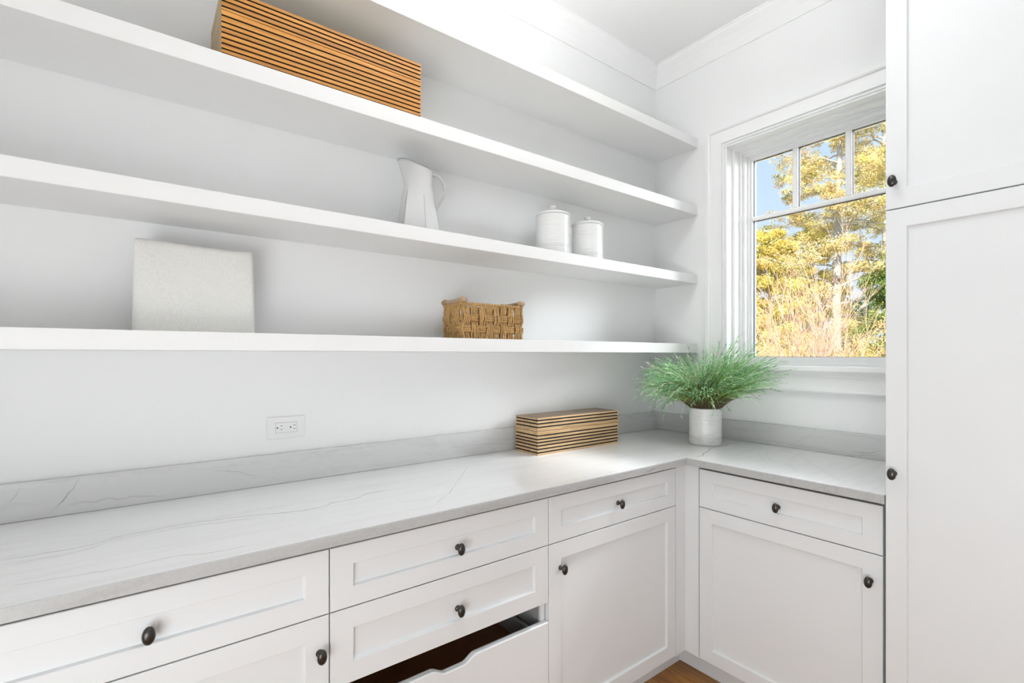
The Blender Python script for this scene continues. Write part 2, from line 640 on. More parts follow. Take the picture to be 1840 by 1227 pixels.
obj('casing', casing(), TRIM, win)
# stool, inner sill, cove and apron
bm = bmesh.new()
bx(bm, -0.048, 0.150, OY0 + 0.127, -1.2985, 1.2975, 1.3220, bev=0.004, seg=2)
obj('stool', bm, TRIM, win)
bm = bmesh.new()
bx(bm, 0.0475, 0.16, OY0 + 0.001, OY1 - 0.001, 1.3220, 1.3330)
bx(bm, 0.115, 0.16, OY0 + 0.001, OY1 - 0.001, 1.333, 1.339)
obj('inner_sill', bm, TRIM, win)
aprof = [(0, 1.2975), (-0.030, 1.2975), (-0.027, 1.285), (-0.021, 1.2745), (-0.020, 1.2705), (-0.017, 1.2695), (-0.017, 1.2185), (-0.022, 1.217), (-0.024, 1.210), (-0.021, 1.204), (-0.014, 1.202), (0, 1.202)]
bm = bmesh.new()
r0 = [bm.verts.new((x_, OY0 + 0.112, z_)) for x_, z_ in aprof]
r1 = [bm.verts.new((x_, -1.2985, z_)) for x_, z_ in aprof]
for i in range(len(aprof)):
    j = (i + 1) % len(aprof)
    bm.faces.new((r0[i], r0[j], r1[j], r1[i]))
bm.faces.new(r0)
bm.faces.new(list(reversed(r1)))
bmesh.ops.recalc_face_normals(bm, faces=bm.faces)
obj('apron', bm, TRIM, win)

# ------------------------------------------------------------------ shelves
SH = [(1.3848, 1.4342, 'thick white floating shelf, lowest of the four, with the woven basket on it'),
      (1.7644, 1.8124, 'thick white floating shelf carrying the pitcher and two lidded canisters'),
      (2.1401, 2.1907, 'thick white floating shelf with the orange slatted box near its left end'),
      (2.5130, 2.5628, 'thick white floating shelf, topmost and empty, just below the ceiling')]
for zb, zt, lb in SH:
    o = obj('floating_shelf', B(XL + 0.001, -0.001, -0.2794, -0.0005, zb, zt, bev=0.0012), SHELF)
    setp(o, lb, 'shelf', 'white floating shelves on the long wall')

# ------------------------------------------------------------------ worktop
def top_pts(lst, z=CT, plane='z'):
    """turn points noted on the slab photograph into slab coordinates"""
    f = 878.6
    yaw = math.radians(52.865)
    fw = (math.cos(yaw), math.sin(yaw))
    rt = (math.sin(yaw), -math.cos(yaw))
    out = []
    for px, py in lst:
        r = (fw[0] + rt[0] * (px - 920) / f, fw[1] + rt[1] * (px - 920) / f, (638.04 - py) / f)
        if plane == 'z':
            t = (z - 1.372) / r[2]
            out.append((-2.4416 + r[0] * t, -1.8075 + r[1] * t))
        elif plane == 'y':
            t = (z + 1.8075) / r[1]
            out.append((-2.4416 + r[0] * t, 1.372 + r[2] * t))
        else:
            t = (z + 2.4416) / r[0]
            out.append((-1.8075 + r[1] * t, 1.372 + r[2] * t))
    return out
def VX(l_, w, s):
    return ('X', 'Y', top_pts(l_), w, s)
def VY(l_, w, s):
    return ('Y', 'X', [(b, a) for a, b in top_pts(l_)], w, s)
veins_top = [
    VX([(0, 1002.6), (121.7, 987), (184, 973), (215.6, 963.3), (264, 953.9), (320, 943.5), (382.6, 934.8), (452, 926), (521.7, 919.8), (563.4, 913.9), (598, 903.5), (640, 895), (669, 885), (710, 880)], 0.0045, 0.50),
    VX([(0, 1011), (80, 1003), (160, 986), (215, 968), (300, 952), (400, 938), (470, 930)], 0.010, 0.20),
    VX([(0, 1054.8), (69.6, 1044.3), (174, 1027), (208.7, 1022.8), (295.6, 1003), (382.6, 992), (470, 975)], 0.0042, 0.32),
    VX([(0, 955.6), (41.7, 943.5), (87, 931.3)], 0.004, 0.25),
    VX([(600, 932), (660, 918), (700, 905), (760, 897), (830, 880), (870, 872)], 0.003, 0.16),
    VX([(600, 885), (680, 872), (760, 858), (840, 838), (900, 832), (960, 826)], 0.003, 0.18),
    VY([(774, 913), (788, 901), (808.7, 883.5), (822.6, 864), (843, 835)], 0.0030, 0.38),
    VX([(1246, 821), (1257, 819.8), (1263.8, 815.8), (1272.4, 810.1), (1276, 806.5), (1284, 804), (1297, 801.6), (1311.7, 798.1), (1331, 794)], 0.0050, 0.75),
    VX([(1250, 821), (1262, 819.5), (1280, 817.6)], 0.0030, 0.55),
    VY([(1365, 802.8), (1367.4, 821), (1385.8, 833.3)], 0.0028, 0.30),
    VY([(1383, 807), (1388, 828), (1416, 835), (1427, 854)], 0.0028, 0.34),
    VY([(1437, 807.7), (1444.4, 821), (1473.8, 842), (1508, 865)], 0.0030, 0.42),
    VX([(1415, 833), (1425, 822), (1436, 812)], 0.0028, 0.28),
    VX([(1513, 843), (1542, 833), (1562, 825)], 0.0028, 0.34),
    VY([(1315, 826), (1330, 836), (1345, 848)], 0.0025, 0.25),
    VX([(1198, 742 + 50), (1206, 797), (1213, 801)], 0.0025, 0.4),
]
def WA(l_, w, s):
    return ('X', 'Z', top_pts(l_, -0.02, 'y'), w, s)
def WAz(l_, w, s):
    return ('Z', 'X', [(b, a) for a, b in top_pts(l_, -0.02, 'y')], w, s)
def WB(l_, w, s):
    return ('Y', 'Z', top_pts(l_, -0.02, 'x'), w, s)
veins_A = [
    WAz([(0, 915), (16, 902), (40, 869.5)], 0.0040, 0.40),
    WAz([(87, 930.5), (105, 912), (121, 887), (134, 876), (145, 857)], 0.0030, 0.60),
    WAz([(168, 876), (180, 870), (194, 851.5)], 0.0025, 0.35),
    WAz([(183, 877), (190, 866), (194, 851.5)], 0.0025, 0.35),
    WA([(112, 907), (150, 902), (183, 899), (220, 896), (260, 892), (302, 892)], 0.0035, 0.28),
    WA([(127, 896), (142, 898.5), (156, 903)], 0.0030, 0.35),
    WA([(380, 848), (410, 846), (440, 852), (470, 856)], 0.003, 0.25),
    WA([(800, 806), (840, 800), (880, 797), (922, 800)], 0.004, 0.22),
    WAz([(855, 818), (862, 807), (870, 797)], 0.003, 0.45),
    WA([(1120, 745), (1140, 752), (1160, 759)], 0.0022, 0.25),
    WAz([(1118, 752), (1135, 763), (1145, 769)], 0.0022, 0.25),
]
veins_B = [
    WB([(1190, 752), (1215, 766), (1236, 762)], 0.005, 0.20),
    WB([(1420, 800), (1440, 790), (1470, 778)], 0.006, 0.12),
    WB([(1525, 812), (1550, 813), (1575, 812), (1589, 812)], 0.004, 0.35),
    WB([(1560, 783), (1575, 789), (1589, 796)], 0.0035, 0.40),
    WB([(1485, 822), (1520, 819), (1575, 818), (1589, 819)], 0.003, 0.40),
]
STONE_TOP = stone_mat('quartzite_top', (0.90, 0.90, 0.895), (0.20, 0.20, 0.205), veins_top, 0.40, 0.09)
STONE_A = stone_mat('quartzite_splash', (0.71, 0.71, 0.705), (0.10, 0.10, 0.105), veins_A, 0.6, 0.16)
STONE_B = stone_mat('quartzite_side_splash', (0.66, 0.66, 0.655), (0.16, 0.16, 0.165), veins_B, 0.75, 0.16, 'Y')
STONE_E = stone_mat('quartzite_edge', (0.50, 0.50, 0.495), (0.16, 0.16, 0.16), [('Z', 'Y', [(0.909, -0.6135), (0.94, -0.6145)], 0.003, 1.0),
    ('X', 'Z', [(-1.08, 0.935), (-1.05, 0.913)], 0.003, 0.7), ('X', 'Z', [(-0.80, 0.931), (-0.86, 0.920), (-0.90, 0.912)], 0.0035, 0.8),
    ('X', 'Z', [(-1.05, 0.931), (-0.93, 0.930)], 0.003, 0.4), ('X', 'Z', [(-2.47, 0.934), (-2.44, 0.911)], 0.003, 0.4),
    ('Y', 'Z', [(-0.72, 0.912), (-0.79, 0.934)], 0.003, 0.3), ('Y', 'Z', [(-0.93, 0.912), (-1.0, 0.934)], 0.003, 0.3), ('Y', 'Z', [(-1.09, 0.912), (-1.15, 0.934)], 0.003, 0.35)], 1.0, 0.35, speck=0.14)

ytop_end = -1.2962
bm = bmesh.new()
outl = [(XL + 0.001, -0.0005), (XL + 0.001, -DC), (-DC, -DC), (-DC, ytop_end), (-0.0005, ytop_end), (-0.0005, -0.0005)]
zb_ = 0.9095
vb = [bm.verts.new((x_, y_, zb_)) for x_, y_ in outl]
vt = [bm.verts.new((x_, y_, CT)) for x_, y_ in outl]
bm.faces.new(vb)
ft = bm.faces.new(vt)
for i in range(6):
    j = (i + 1) % 6
    f = bm.faces.new((vb[i], vb[j], vt[j], vt[i]))
bmesh.ops.recalc_face_normals(bm, faces=bm.faces)
bm.edges.ensure_lookup_table()
be = [e for e in bm.edges if all(abs(v.co.z - CT) < 1e-6 for v in e.verts) and all(v.co.x < -0.01 and v.co.y < -0.01 for v in e.verts)]
bmesh.ops.bevel(bm, geom=be, offset=0.002, segments=2, affect='EDGES')
for f in bm.faces:
    f.material_index = 0 if f.normal.z > 0.3 else 1
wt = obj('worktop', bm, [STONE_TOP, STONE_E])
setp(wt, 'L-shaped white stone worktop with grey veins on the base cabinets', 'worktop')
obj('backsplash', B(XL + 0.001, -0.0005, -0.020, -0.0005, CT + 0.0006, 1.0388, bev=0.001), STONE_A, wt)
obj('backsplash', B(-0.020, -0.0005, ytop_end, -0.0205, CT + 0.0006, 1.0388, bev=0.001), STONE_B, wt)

# ------------------------------------------------------------------ cabinets
def knob_bm():
    """oval knob, local: n along +Y outwards is -Y; centre of rose at origin"""
    bm = bmesh.new()
    prof = [(0.0, 0.0), (0.0088, 0.0), (0.0088, 0.0025), (0.0072, 0.0042), (0.0048, 0.0062), (0.0044, 0.011), (0.0056, 0.0150), (0.0092, 0.0172), (0.0122, 0.0196), (0.0134, 0.0222), (0.0122, 0.0262), (0.0088, 0.0292), (0.0045, 0.0306), (0.0, 0.0310)]
    lathe(bm, prof, 28)
    for v in bm.verts:
        x_, y_, z_ = v.co
        st = 1.0 + 0.36 * max(0.0, min(1.0, (z_ - 0.012) / 0.008))
        v.co = Vector((x_ * (1.0 - 0.13 * (st - 1.0) / 0.36), -z_, y_ * st))
    bmesh.ops.recalc_face_normals(bm, faces=bm.faces)
    return bm
_k = knob_bm()
KN_ME = bpy.data.meshes.new('knob')
_k.to_mesh(KN_ME)
_k.free()
KN_ME.materials.append(KNOB)
KN_ME.polygons.foreach_set('use_smooth', [True] * len(KN_ME.polygons))

def to_world(side, u, n, w, face=FACE):
    """side A: wall_back run, u = x; side B: wall_right run, u = y. n = distance behind the face"""
    return (u, -face + n, w) if side == 'A' else (-face + n, u, w)

def knob(side, u, w, parent, n=0.0, face=FACE):
    o = bpy.data.objects.new('knob', KN_ME)
    C.objects.link(o)
    o.location = to_world(side, u, n, w, face)
    o.rotation_euler = (0, 0, 0 if side == 'A' else -PI / 2)
    o.parent = parent
    return o

def pbox(bm, side, u0, u1, n0, n1, w0, w1, bev=0, face=FACE):
    a = to_world(side, u0, n0, w0, face)
    b = to_world(side, u1, n1, w1, face)
    return bx(bm, a[0], b[0], a[1], b[1], a[2], b[2], bev)

def shaker(name, side, u0, u1, w0, w1, parent, rail, stile=0.056, knob_at=None, face=FACE, rec=0.009, th=0.020):
    u0, u1 = sorted((u0, u1))
    bm = bmesh.new()
    def ring(iu, iw, n):
        return [bm.verts.new(to_world(side, u, n, w, face)) for u, w in ((u0 + iu, w0 + iw), (u1 - iu, w0 + iw), (u1 - iu, w1 - iw), (u0 + iu, w1 - iw))]
    rings = [ring(0, 0, th), ring(0, 0, 0.0013), ring(0.0013, 0.0013, 0), ring(stile - 0.0012, rail - 0.0012, 0), ring(stile, rail, 0.0012), ring(stile + 0.0022, rail + 0.0022, rec), ring(stile + 0.0022, rail + 0.0022, th)]
    for a, b in zip(rings, rings[1:] + [rings[0]]):
        for i in range(4):
            j = (i + 1) % 4
            bm.faces.new((a[i], a[j], b[j], b[i]))
    bmesh.ops.recalc_face_normals(bm, faces=bm.faces)
    d = obj(name, bm, CAB, parent)
    bm = bmesh.new()
    pbox(bm, side, u0 + stile + 0.002, u1 - stile - 0.002, rec, th - 0.002, w0 + rail + 0.002, w1 - rail - 0.002, face=face)
    obj('panel', bm, CAB, d)
    if knob_at:
        knob(side, knob_at[0], knob_at[1], d, n=(rec if knob_at[2] else 0), face=face)
    return d

DT, DB = 0.8965, 0.1065
def carcass(side, u0, u1, parent, top=0.905, n_front=0.021, depth=None, bottom=DB + 0.002, shelves=(), inner=CARC):
    t = 0.018
    depth = depth or (FACE - 0.004)
    u0, u1 = sorted((u0, u1))
    bm = bmesh.new()
    for a, b in ((u0 + 0.0006, u0 + t), (u1 - t, u1 - 0.0006)):
        pbox(bm, side, a, b, n_front, depth, bottom, top)
    pbox(bm, side, u0 + t, u1 - t, depth - 0.008, depth, bottom, top)
    pbox(bm, side, u0 + t, u1 - t, n_front, depth - 0.008, bottom, bottom + t)
    pbox(bm, side, u0 + t, u1 - t, n_front + 0.03, n_front + 0.1, top - t, top)
    for s in shelves:
        pbox(bm, side, u0 + t, u1 - t, n_front, n_front + 0.08, s, s + t)
    obj('carcass', bm, inner, parent)
    bm = bmesh.new()
    pbox(bm, side, u0, u1, 0.075, 0.075 + 0.016, 0.0, bottom - 0.001)
    obj('toe_kick', bm, CAB, parent)

S1, S2, S3, S0 = -2.0743, -1.3605, -0.6490, -2.7870
G = 0.0016
zs = 0.7385       # drawer / door seam
gd = 0.0015
def fix_parent(root):
    """parts were built in world space: keep them there"""
    off = Vector(root.location)
    for ch in root.children:
        ch.location = Vector(ch.location) - off

def base_unit(side, u0, u1, label, knob_u, drawer_knob_u=None, name='base_cabinet'):
    c = thing(name, label, 'cabinet', to_world(side, (u0 + u1) / 2, FACE / 2, 0), group='white shaker base cabinets')
    u0, u1 = sorted((u0, u1))
    a, b = u0 + G, u1 - G
    shaker('drawer', side, a, b, zs + gd, DT, c, 0.050, 0.056, ((u0 + u1) / 2 if drawer_knob_u is None else drawer_knob_u, 0.813, True))
    shaker('door', side, a, b, DB, zs - gd, c, 0.056, 0.056, (knob_u, 0.651, False))
    carcass(side, u0, u1, c, shelves=(zs - 0.009,))
    fix_parent(c)
    return c

base_unit('A', -3.497, S0, 'white base cabinet at the far left end of the worktop', -2.83)
base_unit('A', S0, S1, 'white shaker base cabinet left of the drawer stack, door knob at its right edge', -2.0987)
base_unit('A', S2, S3, 'white shaker base cabinet left of the inner corner, door knob at its left edge', -1.3077)
base_unit('B', -0.6487, -1.2871, 'white shaker base cabinet under the window, beside the tall cabinet', -1.2525, -0.9635)

# drawer stack with the scooped pull-out
c = thing('drawer_cabinet', 'white base cabinet of three drawers, the lowest a scooped front showing a dark brown inside', 'cabinet', to_world('A', (S1 + S2) / 2, FACE / 2, 0), group='white shaker base cabinets')
a, b = S1 + G, S2 - G
shaker('drawer', 'A', a, b, zs + gd, DT, c, 0.050, 0.058, (-1.7067, 0.8120, True))
shaker('drawer', 'A', a, b, 0.5490, zs - gd, c, 0.0525, 0.058, (-1.7067, 0.6335, True))
carcass('A', S1, S2, c, shelves=(zs - 0.009, 0.555))
# white face edges beside the slot
for u_ in (S2 - 0.0187, S1 + 0.0007):
    obj('face_edge', pbox(bmesh.new(), 'A', u_, u_ + 0.018, 0.0203, 0.030, DB + 0.002, 0.57), CAB, c)
# scooped front
bm = bmesh.new()
cx_ = -1.7190
def scoop(u):
    d_ = abs(u - cx_)
    t_ = max(0.0, min(1.0, (d_ - 0.030) / 0.044))
    t_ = t_ * t_ * (3 - 2 * t_)
    return 0.4838 - 0.0185 * (1 - t_)
us = [a] + [cx_ - 0.09 + 0.18 * i / 48 for i in range(49)] + [b]
bev = 0.0028
front, ftop, btop, back, fbot, bbot = [], [], [], [], [], []
for u in us:
    z_ = scoop(u)
    front.append(bm.verts.new(to_world('A', u, 0, z_ - bev)))
    ftop.append(bm.verts.new(to_world('A', u, bev, z_)))
    btop.append(bm.verts.new(to_world('A', u, 0.020 - 0.001, z_)))
    back.append(bm.verts.new(to_world('A', u, 0.020, z_ - 0.001)))
    fbot.append(bm.verts.new(to_world('A', u, 0, DB)))
    bbot.append(bm.verts.new(to_world('A', u, 0.020, DB)))
loops_ = [fbot, front, ftop, btop, back, bbot]
for p_, q_ in zip(loops_, loops_[1:] + [loops_[0]]):
    for i in range(len(us) - 1):
        bm.faces.new((p_[i], p_[i + 1], q_[i + 1], q_[i]))
bm.faces.new([l_[0] for l_ in loops_])
bm.faces.new([l_[-1] for l_ in reversed(loops_)])
bmesh.ops.recalc_face_normals(bm, faces=bm.faces)
scf = obj('pull_out_drawer', bm, CAB, c)
setp(scf, 'plain white drawer front with a shallow scooped finger grip')
for u_ in (a + 0.030, b - 0.042):
    obj('drawer_side', pbox(bmesh.new(), 'A', u_, u_ + 0.012, 0.0205, 0.50, 0.20, 0.452), CARC, scf)
bm = bmesh.new()
pbox(bm, 'A', a + 0.042, b - 0.042, 0.0205, 0.50, 0.38, 0.392)
pbox(bm, 'A', a + 0.042, b - 0.042, 0.488, 0.50, 0.392, 0.452)
pbox(bm, 'A', a + 0.042, b - 0.042, 0.0205, 0.0305, 0.392, 0.44)
obj('drawer_tray', bm, BROWN, scf)
fix_parent(c)

# corner filler: two strips meeting in the inner corner
bm = bmesh.new()
pts = [(S3 + G, -FACE), (-FACE, -FACE), (-FACE, -0.6487 + G), (-FACE + 0.02, -0.6487 + G), (-FACE + 0.02, -FACE + 0.02), (S3 + G, -FACE + 0.02)]
lo = [bm.verts.new((x_, y_, DB)) for x_, y_ in pts]
hi = [bm.verts.new((x_, y_, 0.9088)) for x_, y_ in pts]
bm.faces.new(lo)
bm.faces.new(hi)
for i in range(6):
    j = (i + 1) % 6
    bm.faces.new((lo[i], lo[j], hi[j], hi[i]))
bmesh.ops.recalc_face_normals(bm, faces=bm.faces)
cf = obj('corner_filler', bm, CAB)
setp(cf, 'white upright filler strips meeting in the inner corner of the base cabinets', 'cabinet filler')
bm = bmesh.new()
bx(bm, S3, -FACE + 0.075, -FACE + 0.075, -FACE + 0.091, 0, DB + 0.001)
bx(bm, -FACE + 0.075, -FACE + 0.091, -0.6487, -FACE + 0.091, 0, DB + 0.001)
obj('toe_kick', bm, CAB, cf)

# tall cabinet on the right
TF = 0.6076
TY0, TY1 = -1.2990, -1.9250
c = thing('tall_cabinet', 'tall white shaker cabinet at the right, small upper door over a long lower door', 'cabinet', (-0.3, -1.61, 0))
shaker('door', 'B', TY1 + G, TY0 - 0.0004, 1.8200, 2.9000, c, 0.058, 0.053, (-1.3210, 1.8998, False), face=TF, rec=0.007)
shaker('door', 'B', TY1 + G, TY0 - 0.0004, 0.1065, 1.8165, c, 0.0565, 0.053, (-1.3200, 1.0109, False), face=TF, rec=0.007)
bm = bmesh.new()
for y0, y1 in ((TY0 - 0.0004, TY0 - 0.018), (TY1 + 0.018, TY1)):
    bx(bm, -TF + 0.0205, -0.001, y0, y1, 0.0, 2.944)
bx(bm, -0.012, -0.001, TY0 - 0.018, TY1 + 0.018, 0.1, 2.944)
bx(bm, -TF + 0.0205, -0.012, TY0 - 0.018, TY1 + 0.018, 2.926, 2.944)
bx(bm, -TF + 0.0205, -0.012, TY0 - 0.018, TY1 + 0.018, 0.1065, 0.1245)
bx(bm, -TF + 0.022, -0.012, TY0 - 0.018, TY1 + 0.018, 1.805, 1.823)
bx(bm, -TF + 0.08, -TF + 0.1, TY0 - 0.018, TY1 + 0.018, 0, 0.1065)
bx(bm, -TF, -TF + 0.02, TY0 - 0.0004, TY1, 2.903, 2.944)
obj('carcass', bm, CAB, c)
fix_parent(c)

# ------------------------------------------------------------------ outlet
o0 = thing('outlet', 'white double electrical outlet on the wall above the backsplash', 'outlet', (-2.0468, -0.0002, 1.1252))
obj('cover_plate', B(-0.0604, 0.0604, -0.0065, 0, -0.0375, 0.0375, bev=0.0028, seg=2), PLATE, o0)
rc = obj('receptacle', B(-0.0340, 0.0340, -0.0080, -0.0055, -0.0167, 0.0167, bev=0.0012, seg=2), PLATE, o0)
bm = bmesh.new()
bx(bm, -0.0347, 0.0347, -0.00665, -0.0060, -0.0174, 0.0174)
obj('receptacle_gap', bm, CARC, o0)
for ux in (-0.0155, 0.0256):
    for dz, hh in ((0.0062, 0.0038), (-0.0062, 0.0032)):
        obj('slot', B(ux - hh, ux + hh, -0.0083, -0.0070, dz - 0.0008, dz + 0.0008), SLOT, rc)
for ux in (-0.0286, 0.0130):
    bm = bmesh.new()
    lathe(bm, [(0, 0), (0.0025, 0), (0.0025, 0.0013), (0, 0.0013)], 16)
    for v in bm.verts:
        v.co = Vector((ux + v.co.x, -0.0070 - v.co.z, v.co.y))
    obj('ground_hole', bm, SLOT, rc)
for ux in (-0.0045, 0.0043):
    obj('test_button', B(ux - 0.0033, ux + 0.0033, -0.0088, -0.0075, -0.0062, 0.0062, bev=0.0005), PLATE, rc)

# ------------------------------------------------------------------ slatted wooden boxes
def slat_box(loc, L, D, seam, lid_slats, body_slats, H, label, m_front, m_end, m_top, inset=0.0035, topn=10):
    """origin at the base's front-left corner; slats given as (z0, z1)"""
    t = thing('slatted_box', label, 'box', loc)
    body = obj('body', B(inset, L - inset, inset, D - inset, 0.0005, seam - 0.0002), BLACKCORE, t)
    lid = obj('lid', B(inset, L - inset, inset, D - inset, seam + 0.0008, H - 0.003), BLACKCORE, t)
    th = 0.006
    for part, sl in ((body, body_slats), (lid, lid_slats)):
        for z0, z1 in sl:
            for kind in range(4):
                bm = bmesh.new()
                if kind == 0:
                    q = [(0, 0), (L, 0), (L - th, th), (th, th)]
                elif kind == 1:
                    q = [(L, D), (0, D), (th, D - th), (L - th, D - th)]
                elif kind == 2:
                    q = [(0, D), (0, 0), (th, th), (th, D - th)]
                else:
                    q = [(L, 0), (L, D), (L - th, D - th), (L - th, th)]
                e = 0.0004
                vb_ = [bm.verts.new((x_, y_, z0)) for x_, y_ in q]
                vt_ = [bm.verts.new((x_, y_, z1)) for x_, y_ in q]
                bm.faces.new(vb_)
                bm.faces.new(vt_)
                for i in range(4):
                    j = (i + 1) % 4
                    bm.faces.new((vb_[i], vb_[j], vt_[j], vt_[i]))
                bmesh.ops.recalc_face_normals(bm, faces=bm.faces)
                es = [ed for ed in bm.edges if abs(ed.verts[0].co.z - ed.verts[1].co.z) < 1e-6 and ((kind == 0 and all(v.co.y < 1e-5 for v in ed.verts)) or (kind == 2 and all(v.co.x < 1e-5 for v in ed.verts)) or (kind == 1 and all(v.co.y > D - 1e-5 for v in ed.verts)) or (kind == 3 and all(v.co.x > L - 1e-5 for v in ed.verts)))]
                bmesh.ops.bevel(bm, geom=es, offset=0.0007, segments=1, affect='EDGES')
                bm.normal_update()
                for f in bm.faces:
                    f.material_index = 1 if abs(f.normal.z) > 0.95 and not (z1 > H - 1e-4 and f.normal.z > 0) else 0
                obj('slat', bm, [m_front if kind < 2 else m_end, BLACKCORE], part)
    # lengthwise top slats between the rim slats
    w = (D - 2 * th) / topn
    z0, z1 = H - 0.006, H + 0.0
    for i in range(topn):
        a_ = th + i * w
        obj('slat', B(0.0002, L - 0.0002, a_ + 0.0012, a_ + w - 0.0012, z0, z1 + 0.0001), m_top, lid)
    return t

def levels(H, grooves, gw, seam, top, bot=0.0):
    gs = sorted(grooves)
    e = [bot]
    out = []
    lo = bot
    for g_ in gs:
        out.append((lo, g_ - gw / 2))
        lo = g_ + gw / 2
    out.append((lo, top))
    body, lid = [], []
    for a_, b_ in out:
        if b_ - a_ < 0.002:
            continue
        if a_ < seam < b_:
            body.append((a_, seam - 0.0006))
            lid.append((seam + 0.0006, b_))
        elif b_ <= seam:
            body.append((a_, b_))
        else:
            lid.append((a_, b_))
    return body, lid

H1 = 0.1607
g1 = [H1 * (1 - f_) for f_ in (0.062, 0.150, 0.246, 0.474, 0.571, 0.656, 0.744, 0.838, 0.930)]
s1 = H1 * (1 - 0.359)
b1, l1 = levels(H1, g1, 0.0058, s1, H1)
slat_box((-1.0816, -0.1950, CT + 0.0003), 0.5229, 0.158, s1, l1, b1, H1, 'long tan wooden slatted box with black grooves on the worktop near the corner', WOOD_TAN, WOOD_TAN, WOOD_TOP)
z2 = 2.1910
H2 = 2.3775 - z2
g2 = [v - z2 for v in (2.3662, 2.3523, 2.3387, 2.3235, 2.2987, 2.2812, 2.2668, 2.2525, 2.2376, 2.2227, 2.2084, 2.1952)]
b2, l2 = levels(H2, g2, 0.0042, 2.3140 - z2, H2)
slat_box((-2.2690, -0.2700, z2), 0.5971, 0.2450, 2.3140 - z2, l2, b2, H2, 'honey orange wooden slatted box with black grooves on the third shelf up', WOOD_ORANGE, WOOD_PALE, WOOD_PALE, topn=14)

# ------------------------------------------------------------------ whitewashed ceramics
def ceramic_mat(name, H, band=True, wear=0.5):
    m, n, l, p = new_mat(name)
    t = n.new('ShaderNodeTexCoord')
    sp = n.new('ShaderNodeSeparateXYZ')
    l.new(t.outputs['Object'], sp.inputs[0])
    def M(op, a, b=None, clamp=False):
        k = n.new('ShaderNodeMath')
        k.operation = op
        k.use_clamp = clamp
        for i, v in enumerate((a, b)):
            if v is None:
                continue
            if isinstance(v, (int, float)):
                k.inputs[i].default_value = v
            else:
                l.new(v, k.inputs[i])
        return k.outputs[0]
    mp = n.new('ShaderNodeMapping')
    mp.inputs['Scale'].default_value = (9, 9, 210)
    l.new(t.outputs['Object'], mp.inputs['Vector'])
    ns = n.new('ShaderNodeTexNoise')
    ns.inputs['Scale'].default_value = 1.4
    ns.inputs['Detail'].default_value = 5
    ns.inputs['Roughness'].default_value = 0.6
    l.new(mp.outputs[0], ns.inputs['Vector'])
    scr = n.new('ShaderNodeMapRange')
    scr.inputs['From Min'].default_value = 0.55
    scr.inputs['From Max'].default_value = 0.68
    scr.inputs['To Max'].default_value = wear
    l.new(ns.outputs['Fac'], scr.inputs['Value'])
    fac = scr.outputs[0]
    height = ns.outputs['Fac']
    if band:
        th = M('ARCTAN2', sp.outputs['Y'], sp.outputs['X'])
        z = sp.outputs['Z']
        # slanted notches in the upper row
        w1 = M('SINE', M('ADD', M('MULTIPLY', th, 46.0), M('MULTIPLY', z, -420.0)))
        r1_ = M('MULTIPLY', M('GREATER_THAN', z, 0.026), M('LESS_THAN', z, 0.040))
        n1_ = M('MULTIPLY', M('GREATER_THAN', w1, 0.62), r1_)
        # dots in two lower rows
        w2 = M('SINE', M('MULTIPLY', th, 60.0))
        d1 = M('ABSOLUTE', M('SUBTRACT', z, 0.0195))
        d2 = M('ABSOLUTE', M('SUBTRACT', z, 0.0095))
        r2_ = M('LESS_THAN', M('MINIMUM', d1, d2), 0.0022)
        n2_ = M('MULTIPLY', M('GREATER_THAN', w2, 0.45), r2_)
        r3_ = M('LESS_THAN', M('ABSOLUTE', M('SUBTRACT', z, 0.0435)), 0.0007)
        nn = M('MAXIMUM', M('MAXIMUM', n1_, n2_), M('MULTIPLY', r3_, 0.7))
        fac = M('MAXIMUM', fac, M('MULTIPLY', nn, 0.75))
        height = M('SUBTRACT', M('MULTIPLY', ns.outputs['Fac'], 0.5), nn)
    mx = n.new('ShaderNodeMix')
    mx.data_type = 'RGBA'
    mx.inputs['A'].default_value = (0.80, 0.80, 0.79, 1)
    mx.inputs['B'].default_value = (0.38, 0.37, 0.35, 1)
    l.new(fac, mx.inputs['Factor'])
    l.new(mx.outputs['Result'], p.inputs['Base Color'])
    p.inputs['Roughness'].default_value = 0.28
    b = n.new('ShaderNodeBump')
    b.inputs['Strength'].default_value = 0.5
    b.inputs['Distance'].default_value = 0.0012
    l.new(height, b.inputs['Height'])
    l.new(b.outputs[0], p.inputs['Normal'])
    return m
CERAMIC = ceramic_mat('whitewashed_ceramic', 0.17, True, 0.35)
CERAMIC_W = ceramic_mat('worn_ceramic', 0.17, True, 0.60)
CERAMIC_L = ceramic_mat('lid_ceramic', 0.17, False, 0.25)

def ridged(r, z0, z1, n=26, amp=0.0006, seed=0):
    rr = random.Random(seed)
    return [(r + rr.uniform(-amp, amp), z0 + (z1 - z0) * i / n) for i in range(n + 1)]

